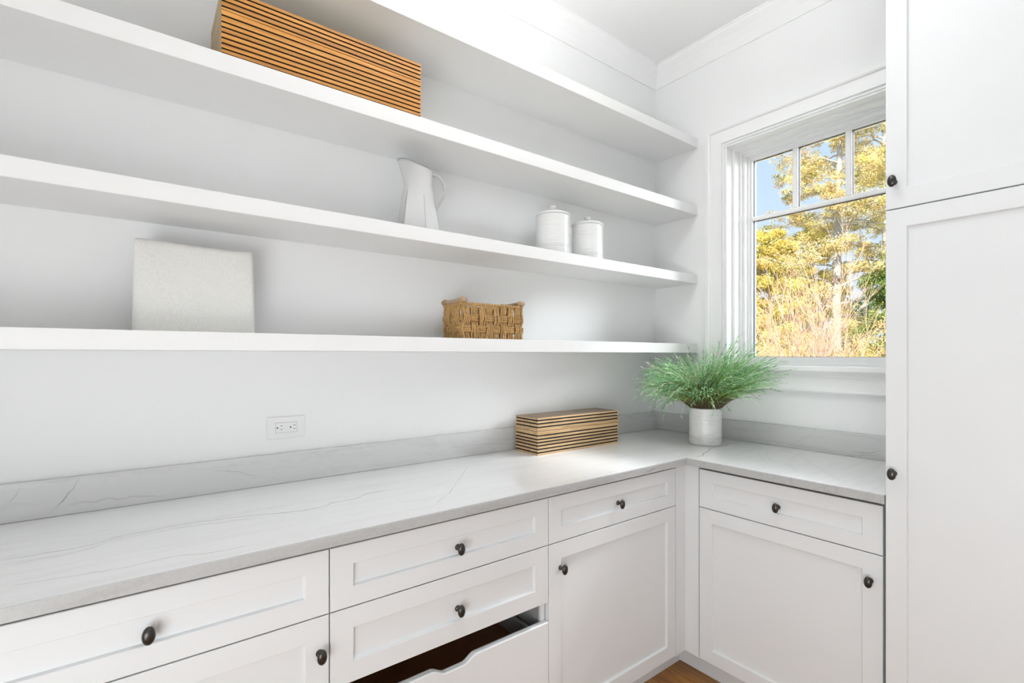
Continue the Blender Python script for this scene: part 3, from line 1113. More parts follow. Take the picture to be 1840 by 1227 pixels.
def canister(loc, r, h, label, seed):
    t = thing('canister', label, 'canister', loc, group='lidded white canisters on the shelf')
    bm = bmesh.new()
    prof = [(0, 0), (r - 0.003, 0), (r + 0.0005, 0.004)] + ridged(r, 0.008, h - 0.016, 30, 0.0005, seed) + [(r, h - 0.012), (r - 0.006, h - 0.010), (r - 0.006, h - 0.030), (0, h - 0.030)]
    obj('jar', lathe(bm, prof, 64), CERAMIC, t, True)
    bm = bmesh.new()
    prof = [(0, h - 0.012), (r + 0.001, h - 0.012), (r + 0.0028, h - 0.009), (r + 0.0028, h - 0.004), (r - 0.002, h + 0.000), (r * 0.72, h + 0.0055), (r * 0.4, h + 0.009), (0.016, h + 0.0105), (0, h + 0.011)]
    lid = obj('lid', lathe(bm, prof, 64), CERAMIC_L, t, True)
    bm = bmesh.new()
    z = h + 0.0095
    prof = [(0, z), (0.0115, z), (0.0098, z + 0.004), (0.0095, z + 0.008), (0.0135, z + 0.0145), (0.0155, z + 0.020), (0.0150, z + 0.0245), (0.0115, z + 0.0285), (0.006, z + 0.0300), (0, z + 0.0305)]
    obj('lid_knob', lathe(bm, prof, 32), CERAMIC_L, lid, True)
    return t
canister((-0.985, -0.184, 1.8126), 0.0750, 0.1840, 'white ridged ceramic canister with a lid knob, nearer the pitcher of the two', 1)
canister((-0.732, -0.150, 1.8126), 0.0745, 0.1880, 'white ridged ceramic canister with a lid knob, nearer the window of the two', 2)

# pot with tall grass
PX, PY, PZ = -0.2400, -0.4690, CT + 0.0003
pot_t = thing('potted_grass', 'bushy green grass in a white ceramic pot on the worktop corner', 'plant', (PX, PY, PZ))
pr_ = 0.0755
bm = bmesh.new()
prof = [(0, 0), (pr_ - 0.004, 0), (pr_, 0.004)] + ridged(pr_, 0.008, 0.165, 34, 0.0006, 5) + [(pr_ + 0.0005, 0.170), (pr_ + 0.0016, 0.174), (pr_ - 0.001, 0.1775), (pr_ - 0.005, 0.177), (pr_ - 0.006, 0.172), (pr_ - 0.006, 0.150), (0, 0.150)]
obj('pot', lathe(bm, prof, 72), CERAMIC_W, pot_t, True)

gm, gn, gl_, gp = new_mat('grass_blades')
ga = gn.new('ShaderNodeVertexColor')
ga.layer_name = 'tint'
gl_.new(ga.outputs['Color'], gp.inputs['Base Color'])
gp.inputs['Roughness'].default_value = 0.55
gp.inputs['Subsurface Weight'].default_value = 0.0

R = np.random.default_rng(7)
paths, cols, seeds_p, seeds_c = [], [], [], []
rtv = np.array([0.797, -0.604, 0.0])
tries = 0
made = 0
while made < 1500 and tries < 9000:
    tries += 1
    az = R.uniform(0, 2 * PI)
    rad = 0.062 * math.sqrt(R.uniform(0, 1))
    ds = np.array([math.cos(az), math.sin(az), 0])
    az2 = az + R.normal(0, 0.45)
    dirh = np.array([math.cos(az2), math.sin(az2), 0])
    lean = abs(R.normal(0, 1)) * 0.30 + 0.16 + rad * 12.0
    lean = min(lean, 1.30)
    side = dirh @ rtv
    L = R.uniform(0.24, 0.415) * (0.90 + 0.14 * max(0, side))
    droop = R.uniform(0.05, 0.95) * (0.75 + 0.6 * max(0, -side))
    if side > 0.3:
        droop *= 0.55
    if R.uniform() < 0.10:
        droop *= 2.1
    n = 11
    s = np.linspace(0, 1, n)
    ang = lean * (0.50 + 0.55 * s) + droop * s ** 2.4
    ang = np.minimum(ang, 2.75)
    step = L / (n - 1)
    P = np.zeros((n, 3))
    P[0] = ds * rad * 0.80 + np.array([0, 0, 0.150])
    wob = R.normal(0, 0.05, (n, 3)).cumsum(0) * 0.35
    for i in range(1, n):
        d = dirh * math.sin(ang[i]) + np.array([0, 0, math.cos(ang[i])]) + wob[i]
        P[i] = P[i - 1] + d / np.linalg.norm(d) * step
    W = P + np.array([PX, PY, PZ])
    if (W[:, 0] > -0.055).any() or (W[:, 1] > -0.03).any() or (W[:, 2] < CT + 0.02).any():
        continue
    # stay out of the shelf above
    if ((W[:, 2] > 1.378) & (W[:, 1] > -0.295)).any():
        continue
    rad_top = math.hypot(*P[2, :2])
    if P[3, 2] < 0.18:
        continue
    made += 1
    tint = R.uniform(0, 1) ** 0.8
    base_c = np.array([0.17, 0.125, 0.065]) * R.uniform(0.7, 1.3)
    mid_c = (np.array([0.07, 0.13, 0.02]) * (1 - tint) + np.array([0.48, 0.70, 0.12]) * tint)
    tip_c = (np.array([0.05, 0.26, 0.08]) * (1 - tint) + np.array([0.62, 0.96, 0.56]) * tint)
    if R.uniform() < 0.10:
        mid_c = np.array([0.62, 0.64, 0.34])
        tip_c = np.array([0.90, 0.90, 0.78])
    cc = np.zeros((n, 3))
    for i in range(n):
        q = s[i]
        if q < 0.50:
            w_ = np.clip((q - 0.28) / 0.22, 0, 1)
            cc[i] = base_c * (1 - w_) + mid_c * w_
        else:
            w_ = (q - 0.50) / 0.50
            cc[i] = mid_c * (1 - w_) + tip_c * w_
    r0 = R.uniform(0.0008, 0.0015)
    paths.append((P, r0 * (1 - 0.55 * s ** 2)))
    cols.append(cc)
    # seed spikelets on the outer third
    if R.uniform() < 0.75:
        for q in range(R.integers(3, 8)):
            f_ = R.uniform(0.6, 1.0)
            i0 = min(n - 2, int(f_ * (n - 1)))
            base = P[i0] + (P[i0 + 1] - P[i0]) * R.uniform()
            tdir = P[i0 + 1] - P[i0]
            tdir = tdir / np.linalg.norm(tdir) + R.normal(0, 0.28, 3)
            tdir /= np.linalg.norm(tdir)
            Ls = R.uniform(0.010, 0.022)
            Q = np.stack([base, base + tdir * Ls * 0.5, base + tdir * Ls])
            if (Q[:, 0] + PX > -0.03).any():
                continue
            seeds_p.append((Q, np.array([0.0007, 0.0017, 0.0004])))
            sc_ = tip_c * R.uniform(0.85, 1.3)
            seeds_c.append(np.stack([sc_, sc_, sc_]))
gr = tubes_mesh('grass_blades', paths + seeds_p, gm, pot_t, sides=3, colors=cols + seeds_c)
gr['kind'] = 'stuff'

# pitcher
PIX, PIY = -1.6240, -0.1530
pit = thing('pitcher', 'tall white ceramic pitcher with faceted sides and a loop handle on the second shelf', 'pitcher', (PIX, PIY, 1.8127))
PCER = simple('pitcher_glaze', (0.66, 0.66, 0.655), 0.25, bump=0.12, bscale=14, var=0.05, vscale=16)
PHAN = simple('pitcher_handle_glaze', (0.50, 0.50, 0.495), 0.3, bump=0.1, bscale=30, var=0.25, vscale=40)
PRIM = simple('pitcher_worn_rim', (0.30, 0.30, 0.30), 0.4, var=0.2, vscale=60)
HP = 0.262
ax = Vector((0.797, -0.604))      # handle direction
a0 = math.atan2(ax.y, ax.x)
acam = math.atan2(-1.8075 - PIY, -2.4416 - PIX)
def prad(phi, h):
    """radius at absolute angle phi and relative height h"""
    if h < 0.70:
        r = 0.0790 + (0.0525 - 0.0790) * (h / 0.70) ** 0.92
    else:
        k_ = (h - 0.70) / 0.30
        r = 0.0525 + 0.0015 * math.sin(k_ * 1.5)
    # hexagon low down, round above
    hx = max(0.0, min(1.0, (0.74 - h) / 0.30))
    p6 = ((phi - acam - math.radians(19)) % (PI / 3)) - PI / 6
    hexr = r * math.cos(PI / 6) / math.cos(p6) * 1.06
    r = r * (1 - hx) + hexr * hx
    # spout
    d_ = abs(((phi - a0 - PI + PI) % (2 * PI)) - PI)
    if h > 0.66:
        k_ = (h - 0.66) / 0.34
        r += 0.024 * (k_ ** 1.5) * math.exp(-(d_ / 0.50) ** 2)
    return r
def prz(phi, h):
    d_ = abs(((phi - a0 - PI + PI) % (2 * PI)) - PI)
    w_ = 0.5 + 0.5 * math.cos(d_)
    top = HP - 0.024 + 0.043 * w_ ** 1.6
    return top * h if h < 0.6 else 0.6 * HP + (top - 0.6 * HP) * (h - 0.6) / 0.4 if False else h * (HP * (1 - h ** 2) + top * h ** 2)
bm = bmesh.new()
NS, NH = 96, 30
rings = []
for k_ in range(NH + 1):
    h = k_ / NH
    rings.append([bm.verts.new((prad(2 * PI * i / NS, h) * math.cos(2 * PI * i / NS), prad(2 * PI * i / NS, h) * math.sin(2 * PI * i / NS), prz(2 * PI * i / NS, h))) for i in range(NS)])
inner = []
for k_ in range(NH, 3, -1):
    h = k_ / NH
    inner.append([bm.verts.new(((prad(2 * PI * i / NS, h) - 0.004) * math.cos(2 * PI * i / NS), (prad(2 * PI * i / NS, h) - 0.004) * math.sin(2 * PI * i / NS), prz(2 * PI * i / NS, h))) for i in range(NS)])
allr = rings + inner
for A_, B_ in zip(allr, allr[1:]):
    for i in range(NS):
        j = (i + 1) % NS
        bm.faces.new((A_[i], A_[j], B_[j], B_[i]))
bm.faces.new(list(reversed(rings[0])))
bm.faces.new(inner[-1])
bmesh.ops.recalc_face_normals(bm, faces=bm.faces)
o = obj('body', bm, PCER, pit, True)
mod_edges = None
rim_pts = np.array([((prad(2 * PI * i / NS, 1) - 0.002) * math.cos(2 * PI * i / NS), (prad(2 * PI * i / NS, 1) - 0.002) * math.sin(2 * PI * i / NS), prz(2 * PI * i / NS, 1)) for i in range(NS)])
tubes_mesh('rim', [(rim_pts, 0.0022)], PRIM, pit, sides=6, closed=True)
# crease lines of the facets
cre = []
for kk in (-1, 0):
    phi = acam + math.radians(19) + kk * PI / 3
    pts_ = []
    for q in range(12):
        h = 0.02 + 0.56 * q / 11
        r = prad(phi, h) + 0.0001
        pts_.append((r * math.cos(phi), r * math.sin(phi), prz(phi, h)))
    cre.append((np.array(pts_), 0.0007))
tubes_mesh('facet_crease', cre, PRIM, pit, sides=4)
# handle: flattened strap curve in the plane through the axis
hp = [(0.050, 0.222), (0.060, 0.2275), (0.072, 0.2235), (0.085, 0.209), (0.0935, 0.190), (0.0965, 0.168), (0.0915, 0.146), (0.080, 0.124), (0.068, 0.103), (0.0655, 0.100)]
def cat(pts, n=6):
    pts = [np.array(p_, float) for p_ in pts]
    out = []
    P_ = [pts[0]] + pts + [pts[-1]]
    for i in range(1, len(P_) - 2):
        for t_ in np.linspace(0, 1, n, endpoint=False):
            a_, b_, c_, d_ = P_[i - 1:i + 3]
            out.append(0.5 * ((2 * b_) + (-a_ + c_) * t_ + (2 * a_ - 5 * b_ + 4 * c_ - d_) * t_ ** 2 + (-a_ + 3 * b_ - 3 * c_ + d_) * t_ ** 3))
    out.append(pts[-1])
    return np.array(out)
hc = cat(hp)
H3 = np.stack([hc[:, 0] * ax.x, hc[:, 0] * ax.y, hc[:, 1]], 1)
tubes_mesh('handle', [(H3, np.linspace(0.0062, 0.0048, len(H3)))], PHAN, pit, sides=12, caps=True, ref_dir=(ax.y, -ax.x, 0))

# ------------------------------------------------------------------ boucle panel on the lowest shelf
BMAT, bn, bl, bp = new_mat('cream_boucle')
t = bn.new('ShaderNodeTexCoord')
n1 = bn.new('ShaderNodeTexNoise')
n1.inputs['Scale'].default_value = 230
n1.inputs['Detail'].default_value = 5
n2 = bn.new('ShaderNodeTexVoronoi')
n2.inputs['Scale'].default_value = 330
bl.new(t.outputs['Object'], n1.inputs['Vector'])
bl.new(t.outputs['Object'], n2.inputs['Vector'])
ad = bn.new('ShaderNodeMath')
ad.operation = 'ADD'
bl.new(n1.outputs['Fac'], ad.inputs[0])
bl.new(n2.outputs['Distance'], ad.inputs[1])
bb = bn.new('ShaderNodeBump')
bb.inputs['Strength'].default_value = 0.45
bb.inputs['Distance'].default_value = 0.002
bl.new(ad.outputs[0], bb.inputs['Height'])
bl.new(bb.outputs[0], bp.inputs['Normal'])
cr = bn.new('ShaderNodeValToRGB')
cr.color_ramp.elements[0].position = 0.35
cr.color_ramp.elements[0].color = (0.80, 0.79, 0.755, 1)
cr.color_ramp.elements[1].position = 0.65
cr.color_ramp.elements[1].color = (0.86, 0.85, 0.82, 1)
bl.new(n1.outputs['Fac'], cr.inputs[0])
bl.new(cr.outputs[0], bp.inputs['Base Color'])
bp.inputs['Roughness'].default_value = 0.95
bp.inputs['Specular IOR Level'].default_value = 0.1
bm = bmesh.new()
NX, NZ = 36, 30
W0, Hb = 0.304, 0.2575
grid = {}
for s_, yy in ((0, -0.018), (1, 0.018)):
    for i in range(NX + 1):
        for j in range(NZ + 1):
            u, v = 0.5 - 0.5 * math.cos(PI * i / NX), 0.5 - 0.5 * math.cos(PI * j / NZ)
            xx = (u - 0.5) * (W0 - 0.010 * v)
            zz = v * (Hb + 0.0022 * math.sin(u * 6.0 + 0.8) + 0.002 * (1 - u))
            edge = min(u, 1 - u) * W0
            edge_t = (1 - v) * Hb
            k_ = 1.0
            for e_ in (edge, edge_t):
                k_ *= math.sqrt(max(0, 1 - (1 - min(1, e_ / 0.016)) ** 2)) if e_ < 0.016 else 1
            # round the top corners
            if edge < 0.007 and edge_t < 0.007:
                cxr = 0.007 - edge
                czr = 0.007 - edge_t
                rr = math.hypot(cxr, czr)
                if rr > 0.007:
                    sc_ = 0.007 / rr
                    xx -= math.copysign((1 - sc_) * cxr, -(0.5 - u)) if u != 0.5 else 0
                    zz -= (1 - sc_) * czr
            grid[s_, i, j] = bm.verts.new((xx, yy * (0.25 + 0.75 * k_) + 0.0012 * math.sin(u * 9 + v * 5), zz))
for s_ in (0, 1):
    for i in range(NX):
        for j in range(NZ):
            q = [grid[s_, i, j], grid[s_, i + 1, j], grid[s_, i + 1, j + 1], grid[s_, i, j + 1]]
            bm.faces.new(q if s_ == 0 else list(reversed(q)))
def strip(seq):
    for (i, j), (i2, j2) in zip(seq, seq[1:]):
        bm.faces.new((grid[0, i, j], grid[1, i, j], grid[1, i2, j2], grid[0, i2, j2]))
strip([(0, j) for j in range(NZ + 1)] + [(i, NZ) for i in range(1, NX + 1)] + [(NX, j) for j in range(NZ - 1, -1, -1)] + [(i, 0) for i in range(NX - 1, -1, -1)])
bmesh.ops.recalc_face_normals(bm, faces=bm.faces)
pan = obj('textured_panel', bm, BMAT, smooth=True)
pan.location = (-2.3120, -0.1020, 1.4344)
setp(pan, 'square cream panel in nubbly fabric standing on the lowest shelf against the wall', 'decorative panel')

# ------------------------------------------------------------------ woven basket
BK = simple('basket_rush', (0.50, 0.295, 0.105), 0.5, bump=0.5, bscale=220, var=0.7, vscale=110)
bx0, bx1, by0, by1 = -1.4880, -1.2030, -0.2500, -0.0900
bz = 1.4345
bas = thing('basket', 'rectangular woven rush basket with two wooden bar handles on the lowest shelf', 'basket', ((bx0 + bx1) / 2, (by0 + by1) / 2, bz))
bw, bd, bh = (bx1 - bx0) / 2, (by1 - by0) / 2, 0.128
per = [(-bw, -bd), (bw, -bd), (bw, bd), (-bw, bd)]
segs = []
for i in range(4):
    p_, q_ = np.array(per[i]), np.array(per[(i + 1) % 4])
    segs.append((p_, q_, np.linalg.norm(q_ - p_)))
tot = sum(s_[2] for s_ in segs)
NC = 26
def perim(s_, off):
    s_ = s_ % tot
    for p_, q_, L_ in segs:
        if s_ <= L_:
            t_ = s_ / L_
            d_ = (q_ - p_) / L_
            nrm = np.array([d_[1], -d_[0]])
            e_ = min(s_, L_ - s_)
            rnd = 0.010
            inn = 0.0 if e_ > rnd else (rnd - math.sqrt(max(0, rnd ** 2 - (rnd - e_) ** 2))) * 0.6
            return p_ + (q_ - p_) * t_ + nrm * (off - inn)
        s_ -= L_
    return np.array(per[0])
RB = np.random.default_rng(3)
pths = []
rows = [(0.079, 1), (0.037, 0)]
for zc, par in rows:
    for k_ in range(4):
        z_ = zc + (k_ - 1.5) * 0.0062
        if z_ < 0.003:
            continue
        P_ = []
        for i in range(208):
            s_ = i / 208 * tot
            ph = s_ / tot * NC
            w_ = math.sin(ph * PI)
            w_ = (abs(w_) ** 0.5) * (1 if w_ > 0 else -1)
            sg = 1 if par == 0 else -1
            off = -0.006 + 0.0062 * w_ * sg
            q_ = perim(s_, off)
            P_.append((q_[0], q_[1], z_ + 0.0009 * math.sin(ph * 2.3 + k_)))
        pths.append((np.array(P_), 0.0030))
tubes_mesh('weave_bands', pths, BK, bas, sides=6, closed=True)['kind'] = 'stuff'
pths = []
for c_ in range(NC):
    for k_ in range(4):
        s_ = (c_ + 0.5 + (k_ - 1.5) * 0.215) / NC * tot
        P_ = []
        jit = RB.uniform(-0.0018, 0.0018)
        ph0 = RB.uniform(0, 6)
        for q in range(15):
            z_ = 0.002 + (bh - 0.003) * q / 14
            sgc = 1 if c_ % 2 == 0 else -1
            # opposite to the bands: bands of parity 0 are outside at even columns
            w_ = 0
            for zc, par in rows:
                sg = sgc if par == 0 else -sgc
                w_ += -sg * math.exp(-((z_ - zc) / 0.016) ** 2)
            bunch = 1 - 0.22 * math.exp(-((z_ - 0.10) / 0.012) ** 2)
            ss = s_ + (jit + 0.0016 * math.sin(z_ * 75 + ph0)) + ((c_ + 0.5) / NC * tot - s_) * (1 - bunch)
            qv = perim(ss, -0.006 + 0.0055 * w_)
            P_.append((qv[0], qv[1], z_))
        pths.append((np.array(P_), RB.uniform(0.0026, 0.0036)))
tubes_mesh('weave_stakes', pths, BK, bas, sides=6)['kind'] = 'stuff'
# twisted rim: two strands winding round each other
pths = []
for k_ in range(2):
    P_ = []
    for i in range(420):
        s_ = i / 420 * tot
        a_ = i / 420 * 2 * PI * 46 + k_ * PI
        q_ = perim(s_, -0.006 + 0.0030 * math.cos(a_))
        P_.append((q_[0], q_[1], bh + 0.003 + 0.0030 * math.sin(a_)))
    pths.append((np.array(P_), 0.0036))
tubes_mesh('rim', pths, BK, bas, sides=6, closed=True)
obj('base', B(-bw + 0.012, bw - 0.012, -bd + 0.012, bd - 0.012, 0.0005, 0.006), BK, bas)
for sx in (-1, 1):
    hx_ = sx * (bw - 0.006)
    P_ = np.array([(hx_, -bd - 0.004 + 0.16 * q / 8 * (2 * bd + 0.008) / 0.16, bh + 0.0165 + 0.0015 * math.sin(q)) for q in range(9)])
    h_ = tubes_mesh('handle', [(P_, 0.0090)], HANDLEW, bas, sides=14, caps=True)
    lp = []
    for yy in (-bd + 0.014, bd - 0.014):
        for dq in (-0.003, 0.003):
            lp.append((np.array([(hx_ + 0.0098 * math.cos(a_), yy + dq + 0.002 * math.sin(a_), bh + 0.0130 + 0.0145 * math.sin(a_)) for a_ in np.linspace(0, 2 * PI, 18)[:-1]]), 0.0024))
    tubes_mesh('binding', lp, BK, h_, sides=6, closed=True)
    for k2 in (0,):
        # arching bundle of the short end just below the handle
        pass

# ------------------------------------------------------------------ outside
grass_out = simple('lawn', (0.36, 0.33, 0.20), 0.95, var=0.4, vscale=1.5)
g_ = struct('ground', B(0.35, 60, -25, 50, -1.2, -1.0), grass_out)

LEAF, ln, ll, lp_ = new_mat('foliage')
la = ln.new('ShaderNodeVertexColor')
la.layer_name = 'tint'
ll.new(la.outputs['Color'], lp_.inputs['Base Color'])
lp_.inputs['Roughness'].default_value = 0.7
lp_.inputs['Specular IOR Level'].default_value = 0.15
trl = ln.new('ShaderNodeBsdfTranslucent')
ll.new(la.outputs['Color'], trl.inputs['Color'])
mxs = ln.new('ShaderNodeMixShader')
mxs.inputs[0].default_value = 0.35
ll.new(lp_.outputs[0], mxs.inputs[1])
ll.new(trl.outputs[0], mxs.inputs[2])
ll.new(mxs.outputs[0], ln['Material Output'].inputs[0])

BARK_W = simple('pale_bark', (0.48, 0.44, 0.39), 0.9, bump=0.6, bscale=14, var=0.3, vscale=7)
BARK_T = simple('tan_twigs', (0.66, 0.44, 0.33), 0.9, var=0.25, vscale=6)
BARK_D = simple('brown_bark', (0.40, 0.30, 0.20), 0.9, bump=0.6, bscale=14, var=0.35, vscale=7)

def leaves(centers, radii, per, size, palette, seed, squash=0.75, clump_tint=0.25):
    r = np.random.default_rng(seed)
    centers = np.asarray(centers, float)
    n = len(centers)
    idx = np.repeat(np.arange(n), per)
    d = r.normal(size=(n * per, 3))
    d /= np.linalg.norm(d, axis=1, keepdims=True)
    rad = radii[idx] * r.uniform(0.15, 1, n * per) ** 0.5
    pos = centers[idx] + d * rad[:, None] * np.array([1, 1, squash])
    a = r.normal(size=(n * per, 3))
    a /= np.linalg.norm(a, axis=1, keepdims=True)
    b = np.cross(a, r.normal(size=(n * per, 3)))
    b /= (np.linalg.norm(b, axis=1, keepdims=True) + 1e-9)
    s = size * r.uniform(0.6, 1.4, (n * per, 1))
    V = np.stack([pos + a * s, pos - a * s * 0.6 + b * s * 0.7, pos - a * s * 0.6 - b * s * 0.7], 1)
    pal = np.array([p_[0] for p_ in palette], float)
    wts = np.array([p_[1] for p_ in palette], float)
    wts /= wts.sum()
    cidx = r.choice(len(pal), n, p=wts)
    lidx = r.choice(len(pal), n * per, p=wts)
    use_clump = r.uniform(size=n * per) < 0.65
    col = np.where(use_clump[:, None], pal[cidx[idx]], pal[lidx])
    col = col * (1 + r.normal(0, 0.16, (n * per, 1)))
    col *= (1 + r.normal(0, clump_tint, n))[idx][:, None]
    return V, np.clip(col, 0.01, 0.97)

GOLD = [((0.93, 0.72, 0.16), 5), ((0.96, 0.82, 0.36), 4), ((0.70, 0.62, 0.14), 2.5), ((0.88, 0.56, 0.18), 2), ((0.26, 0.30, 0.07), 1.2)]
GOLD_TAN = [((0.92, 0.70, 0.30), 4), ((0.88, 0.60, 0.32), 3), ((0.72, 0.62, 0.20), 3), ((0.95, 0.82, 0.50), 3), ((0.30, 0.32, 0.10), 1.5)]
ORANGE = [((0.93, 0.62, 0.22), 4), ((0.95, 0.78, 0.36), 3), ((0.90, 0.50, 0.26), 3), ((0.55, 0.45, 0.12), 1.5), ((0.95, 0.82, 0.24), 2)]
GREEN = [((0.16, 0.27, 0.05), 4), ((0.28, 0.38, 0.07), 3), ((0.10, 0.16, 0.05), 2), ((0.62, 0.58, 0.14), 1.2)]
HAZE = [((0.42, 0.50, 0.28), 3), ((0.58, 0.58, 0.30), 3), ((0.36, 0.42, 0.26), 2)]

def grow(base, h_trunk, branches, r, spread, up, seed, sub=5, first=0.25, taper_top=0.35, lean=(0, 0)):
    """returns trunk path, branch paths, clump centres; local coordinates"""
    rg = np.random.default_rng(seed)
    tp = []
    for i in range(14):
        t_ = i / 13
        tp.append((lean[0] * t_ + 0.10 * math.sin(t_ * 5 + seed), lean[1] * t_ + 0.10 * math.cos(t_ * 4 + seed), h_trunk * t_))
    tp = np.array(tp)
    tp[:, :2] -= tp[0, :2]
    tr = r * (1 - 0.8 * np.linspace(0, 1, 14))
    br, cl = [], []
    for b_ in range(branches):
        t_ = first + (1 - first) * (b_ + rg.uniform()) / branches
        k_ = t_ * 13
        i = int(min(12, k_))
        o_ = tp[i] + (tp[i + 1] - tp[i]) * (k_ - i)
        az = b_ * 2.4 + rg.uniform(-0.5, 0.5)
        prof_ = 1 - (1 - taper_top) * max(0, (t_ - 0.45) / 0.55)
        Lb = spread * prof_ * rg.uniform(0.65, 1.15)
        dirh = np.array([math.cos(az), math.sin(az), 0])
        pts_ = [o_]
        el = up + rg.uniform(-0.2, 0.25)
        for q in range(7):
            e_ = el - 0.08 * q + rg.normal(0, 0.10)
            a2 = az + rg.normal(0, 0.20)
            dd = np.array([math.cos(a2) * math.cos(e_), math.sin(a2) * math.cos(e_), math.sin(e_)])
            pts_.append(pts_[-1] + dd * Lb / 7)
        pts_ = np.array(pts_)
        rb = max(0.008, r * 0.30 * (1 - t_ * 0.5))
        br.append((pts_, rb * (1 - 0.85 * np.linspace(0, 1, 8))))
        for s_ in range(sub):
            q = rg.uniform(0.25, 1.0) * 7
            i = int(min(6, q))
            so = pts_[i] + (pts_[i + 1] - pts_[i]) * (q - i)
            a3 = az + rg.choice([-1, 1]) * rg.uniform(0.4, 1.2)
            e3 = rg.uniform(-0.25, 0.7)
            Ls = Lb * rg.uniform(0.20, 0.42)
            d3 = np.array([math.cos(a3) * math.cos(e3), math.sin(a3) * math.cos(e3), math.sin(e3)])
            sp_ = np.array([so, so + d3 * Ls * 0.5 + rg.normal(0, 0.03, 3), so + d3 * Ls + rg.normal(0, 0.05, 3)])
            br.append((sp_, rb * np.array([0.40, 0.25, 0.10])))
            for w_ in (0.35, 0.55, 0.75, 0.9, 1.05):
                cl.append(so + d3 * Ls * w_ + rg.normal(0, 0.05, 3))
        for w_ in range(3, 8):
            cl.append(pts_[w_] + rg.normal(0, 0.05, 3))
    return (tp, tr), br, np.array(cl)

def tree(name, label, loc, h, r, branches, spread, up, pal, bark, seed, cr=0.16, per=34, size=0.022, sub=5, first=0.25, group=None, taper_top=0.35, lean=(0, 0), clump_tint=0.2, catg='tree'):
    t_ = thing(name, label, catg, loc, group=group)
    trk, br, cl = grow(loc, h, branches, r, spread, up, seed, sub, first, taper_top, lean)
    tubes_mesh('trunk', [trk], bark, t_, sides=9)
    tubes_mesh('branches', br, bark, t_, sides=5)['kind'] = 'stuff'
    rr = np.random.default_rng(seed + 99)
    V, col = leaves(cl, cr * rr.uniform(0.6, 1.3, len(cl)), per, size, pal, seed + 5, clump_tint=clump_tint)
    tri_mesh('foliage', V, LEAF, t_, col)['kind'] = 'stuff'
    return t_

TG = 'trees beyond the window'
tree('golden_tree', 'tall golden tree with a pale trunk standing right of centre in the window', (13.4, 3.68, -1.0), 12.5, 0.15, 62, 2.1, 0.25, GOLD_TAN, BARK_W, 11, cr=0.17, per=68, size=0.023, sub=6, first=0.28, group=TG, taper_top=0.6)
tree('golden_tree', 'yellow bushy tree against the blue sky at the window left edge', (12.2, 4.90, -1.0), 5.9, 0.10, 54, 1.25, 0.30, GOLD, BARK_D, 21, cr=0.17, per=72, size=0.023, sub=6, first=0.15, group=TG, taper_top=0.35)
tree('golden_tree', 'golden tree between the window edge tree and the pale trunk', (16.9, 5.9, -1.0), 7.0, 0.12, 44, 1.9, 0.30, GOLD, BARK_W, 31, cr=0.18, per=72, size=0.023, sub=5, first=0.15, group=TG, taper_top=0.4)
tree('tall_tree', 'tan leaved tree with many pale branches at the window right edge', (18.2, 3.75, -1.0), 15.5, 0.19, 50, 2.3, 0.30, GOLD_TAN, BARK_W, 41, cr=0.18, per=64, size=0.023, sub=6, first=0.42, group=TG, taper_top=0.7)
tree('green_tree', 'dark green evergreen low at the window right edge', (12.6, 2.05, -1.0), 4.8, 0.12, 38, 1.15, 0.05, GREEN, BARK_W, 51, cr=0.18, per=72, size=0.023, sub=5, first=0.25, group=TG, taper_top=0.4)

# low orange shrubs in front of the trees
sg_ = np.random.default_rng(8)
shr = [(10.4, 4.05, 2.35, ORANGE, 'low yellow shrub at the window left corner behind the grass tips'),
       (11.4, 3.05, 2.65, ORANGE, 'low golden shrub left behind the bare bush'),
       (10.6, 2.10, 2.55, ORANGE, 'low orange shrub right behind the bare bush'),
       (10.0, 0.62, 2.45, ORANGE, 'low orange shrub at the window right corner beside the tall cabinet')]
for x_, y_, hh, pal, lb in shr:
    t_ = thing('shrub', lb, 'shrub', (x_, y_, -1.0), group='low shrubs beyond the window')
    cl = []
    stems = []
    for i in range(120):
        a_ = sg_.uniform(0, 2 * PI)
        rr_ = 0.95 * math.sqrt(sg_.uniform())
        z_ = sg_.uniform(0.15, 1.0) * (hh + 1.0) * math.sqrt(max(0.05, 1 - (rr_ / 1.15) ** 2))
        cl.append((rr_ * math.cos(a_), rr_ * math.sin(a_), z_))
        if i % 3 == 0:
            stems.append((np.array([(0.1 * math.cos(a_), 0.1 * math.sin(a_), 0), (rr_ * 0.5 * math.cos(a_), rr_ * 0.5 * math.sin(a_), z_ * 0.6), (rr_ * math.cos(a_), rr_ * math.sin(a_), z_ + 0.1)]), np.array([0.016, 0.010, 0.004])))
    tubes_mesh('stems', stems, BARK_T, t_, sides=5)['kind'] = 'stuff'
    V, col = leaves(np.array(cl), np.full(len(cl), 0.20), 110, 0.018, pal, int(x_ * 100), clump_tint=0.2)
    tri_mesh('foliage', V, LEAF, t_, col)['kind'] = 'stuff'

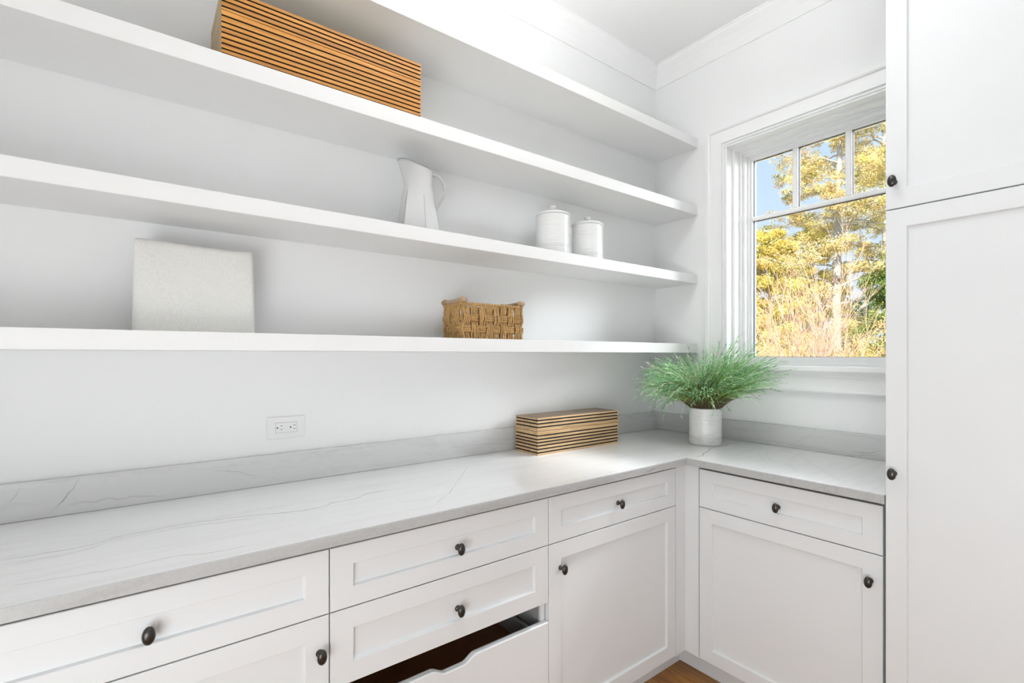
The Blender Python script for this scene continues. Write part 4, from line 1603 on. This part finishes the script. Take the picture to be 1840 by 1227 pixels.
# bare twiggy bush in the middle
t_ = thing('bare_bush', 'bare tan twiggy bush fanning up in the middle of the window', 'bush', (7.4, 2.06, -1.0))
rg = np.random.default_rng(12)
tw = []
def twig(o_, d_, L_, r_, depth):
    n_ = 6
    P_ = [o_]
    dd = d_ / np.linalg.norm(d_)
    for q in range(n_ - 1):
        dd = dd + rg.normal(0, 0.055, 3) + np.array([0, 0, 0.02])
        dd /= np.linalg.norm(dd)
        P_.append(P_[-1] + dd * L_ / (n_ - 1))
    P_ = np.array(P_)
    tw.append((P_, r_ * (1 - 0.75 * np.linspace(0, 1, n_))))
    if depth > 0:
        for k_ in range(11 if depth == 2 else 6):
            q = rg.integers(1, n_ - 1)
            side = rg.normal(0, 1, 3)
            side -= dd * (side @ dd)
            side /= np.linalg.norm(side)
            nd = (P_[q + 1] - P_[q])
            nd = nd / np.linalg.norm(nd) + side * rg.uniform(0.28, 0.60)
            twig(P_[q], nd, L_ * rg.uniform(0.22, 0.42), r_ * 0.50, depth - 1)
for k_ in range(38):
    a_ = rg.uniform(0, 2 * PI)
    inc = abs(rg.normal(0, 0.36))
    d_ = np.array([math.cos(a_) * math.sin(inc), math.sin(a_) * math.sin(inc), math.cos(inc)])
    twig(np.array([0.12 * math.cos(a_), 0.12 * math.sin(a_), 0.0]), d_, rg.uniform(2.9, 4.7) * math.cos(inc * 0.8), 0.0105, 2)
tubes_mesh('twigs', tw, BARK_T, t_, sides=4)['kind'] = 'stuff'

# distant hedge line
hz = np.random.default_rng(77)
for i in range(9):
    px_ = 25.0 + hz.uniform(-0.6, 0.6)
    py_ = 4.6 + i * 2.4
    t_ = thing('distant_tree', 'hazy green tree in the far row behind the golden trees', 'tree', (px_, py_, -1.0), group='far row of trees')
    cl = [(hz.uniform(-0.8, 0.8), hz.uniform(-0.8, 0.8), hz.uniform(0.6, 5.0)) for _ in range(90)]
    tubes_mesh('trunk', [(np.array([(0, 0, 0), (0.05, 0, 2), (0, 0.05, 4.6)]), np.array([0.12, 0.09, 0.03]))], BARK_D, t_, sides=6)
    V, col = leaves(np.array(cl), np.full(90, 0.38), 60, 0.07, HAZE, 300 + i)
    tri_mesh('foliage', V, LEAF, t_, col)['kind'] = 'stuff'
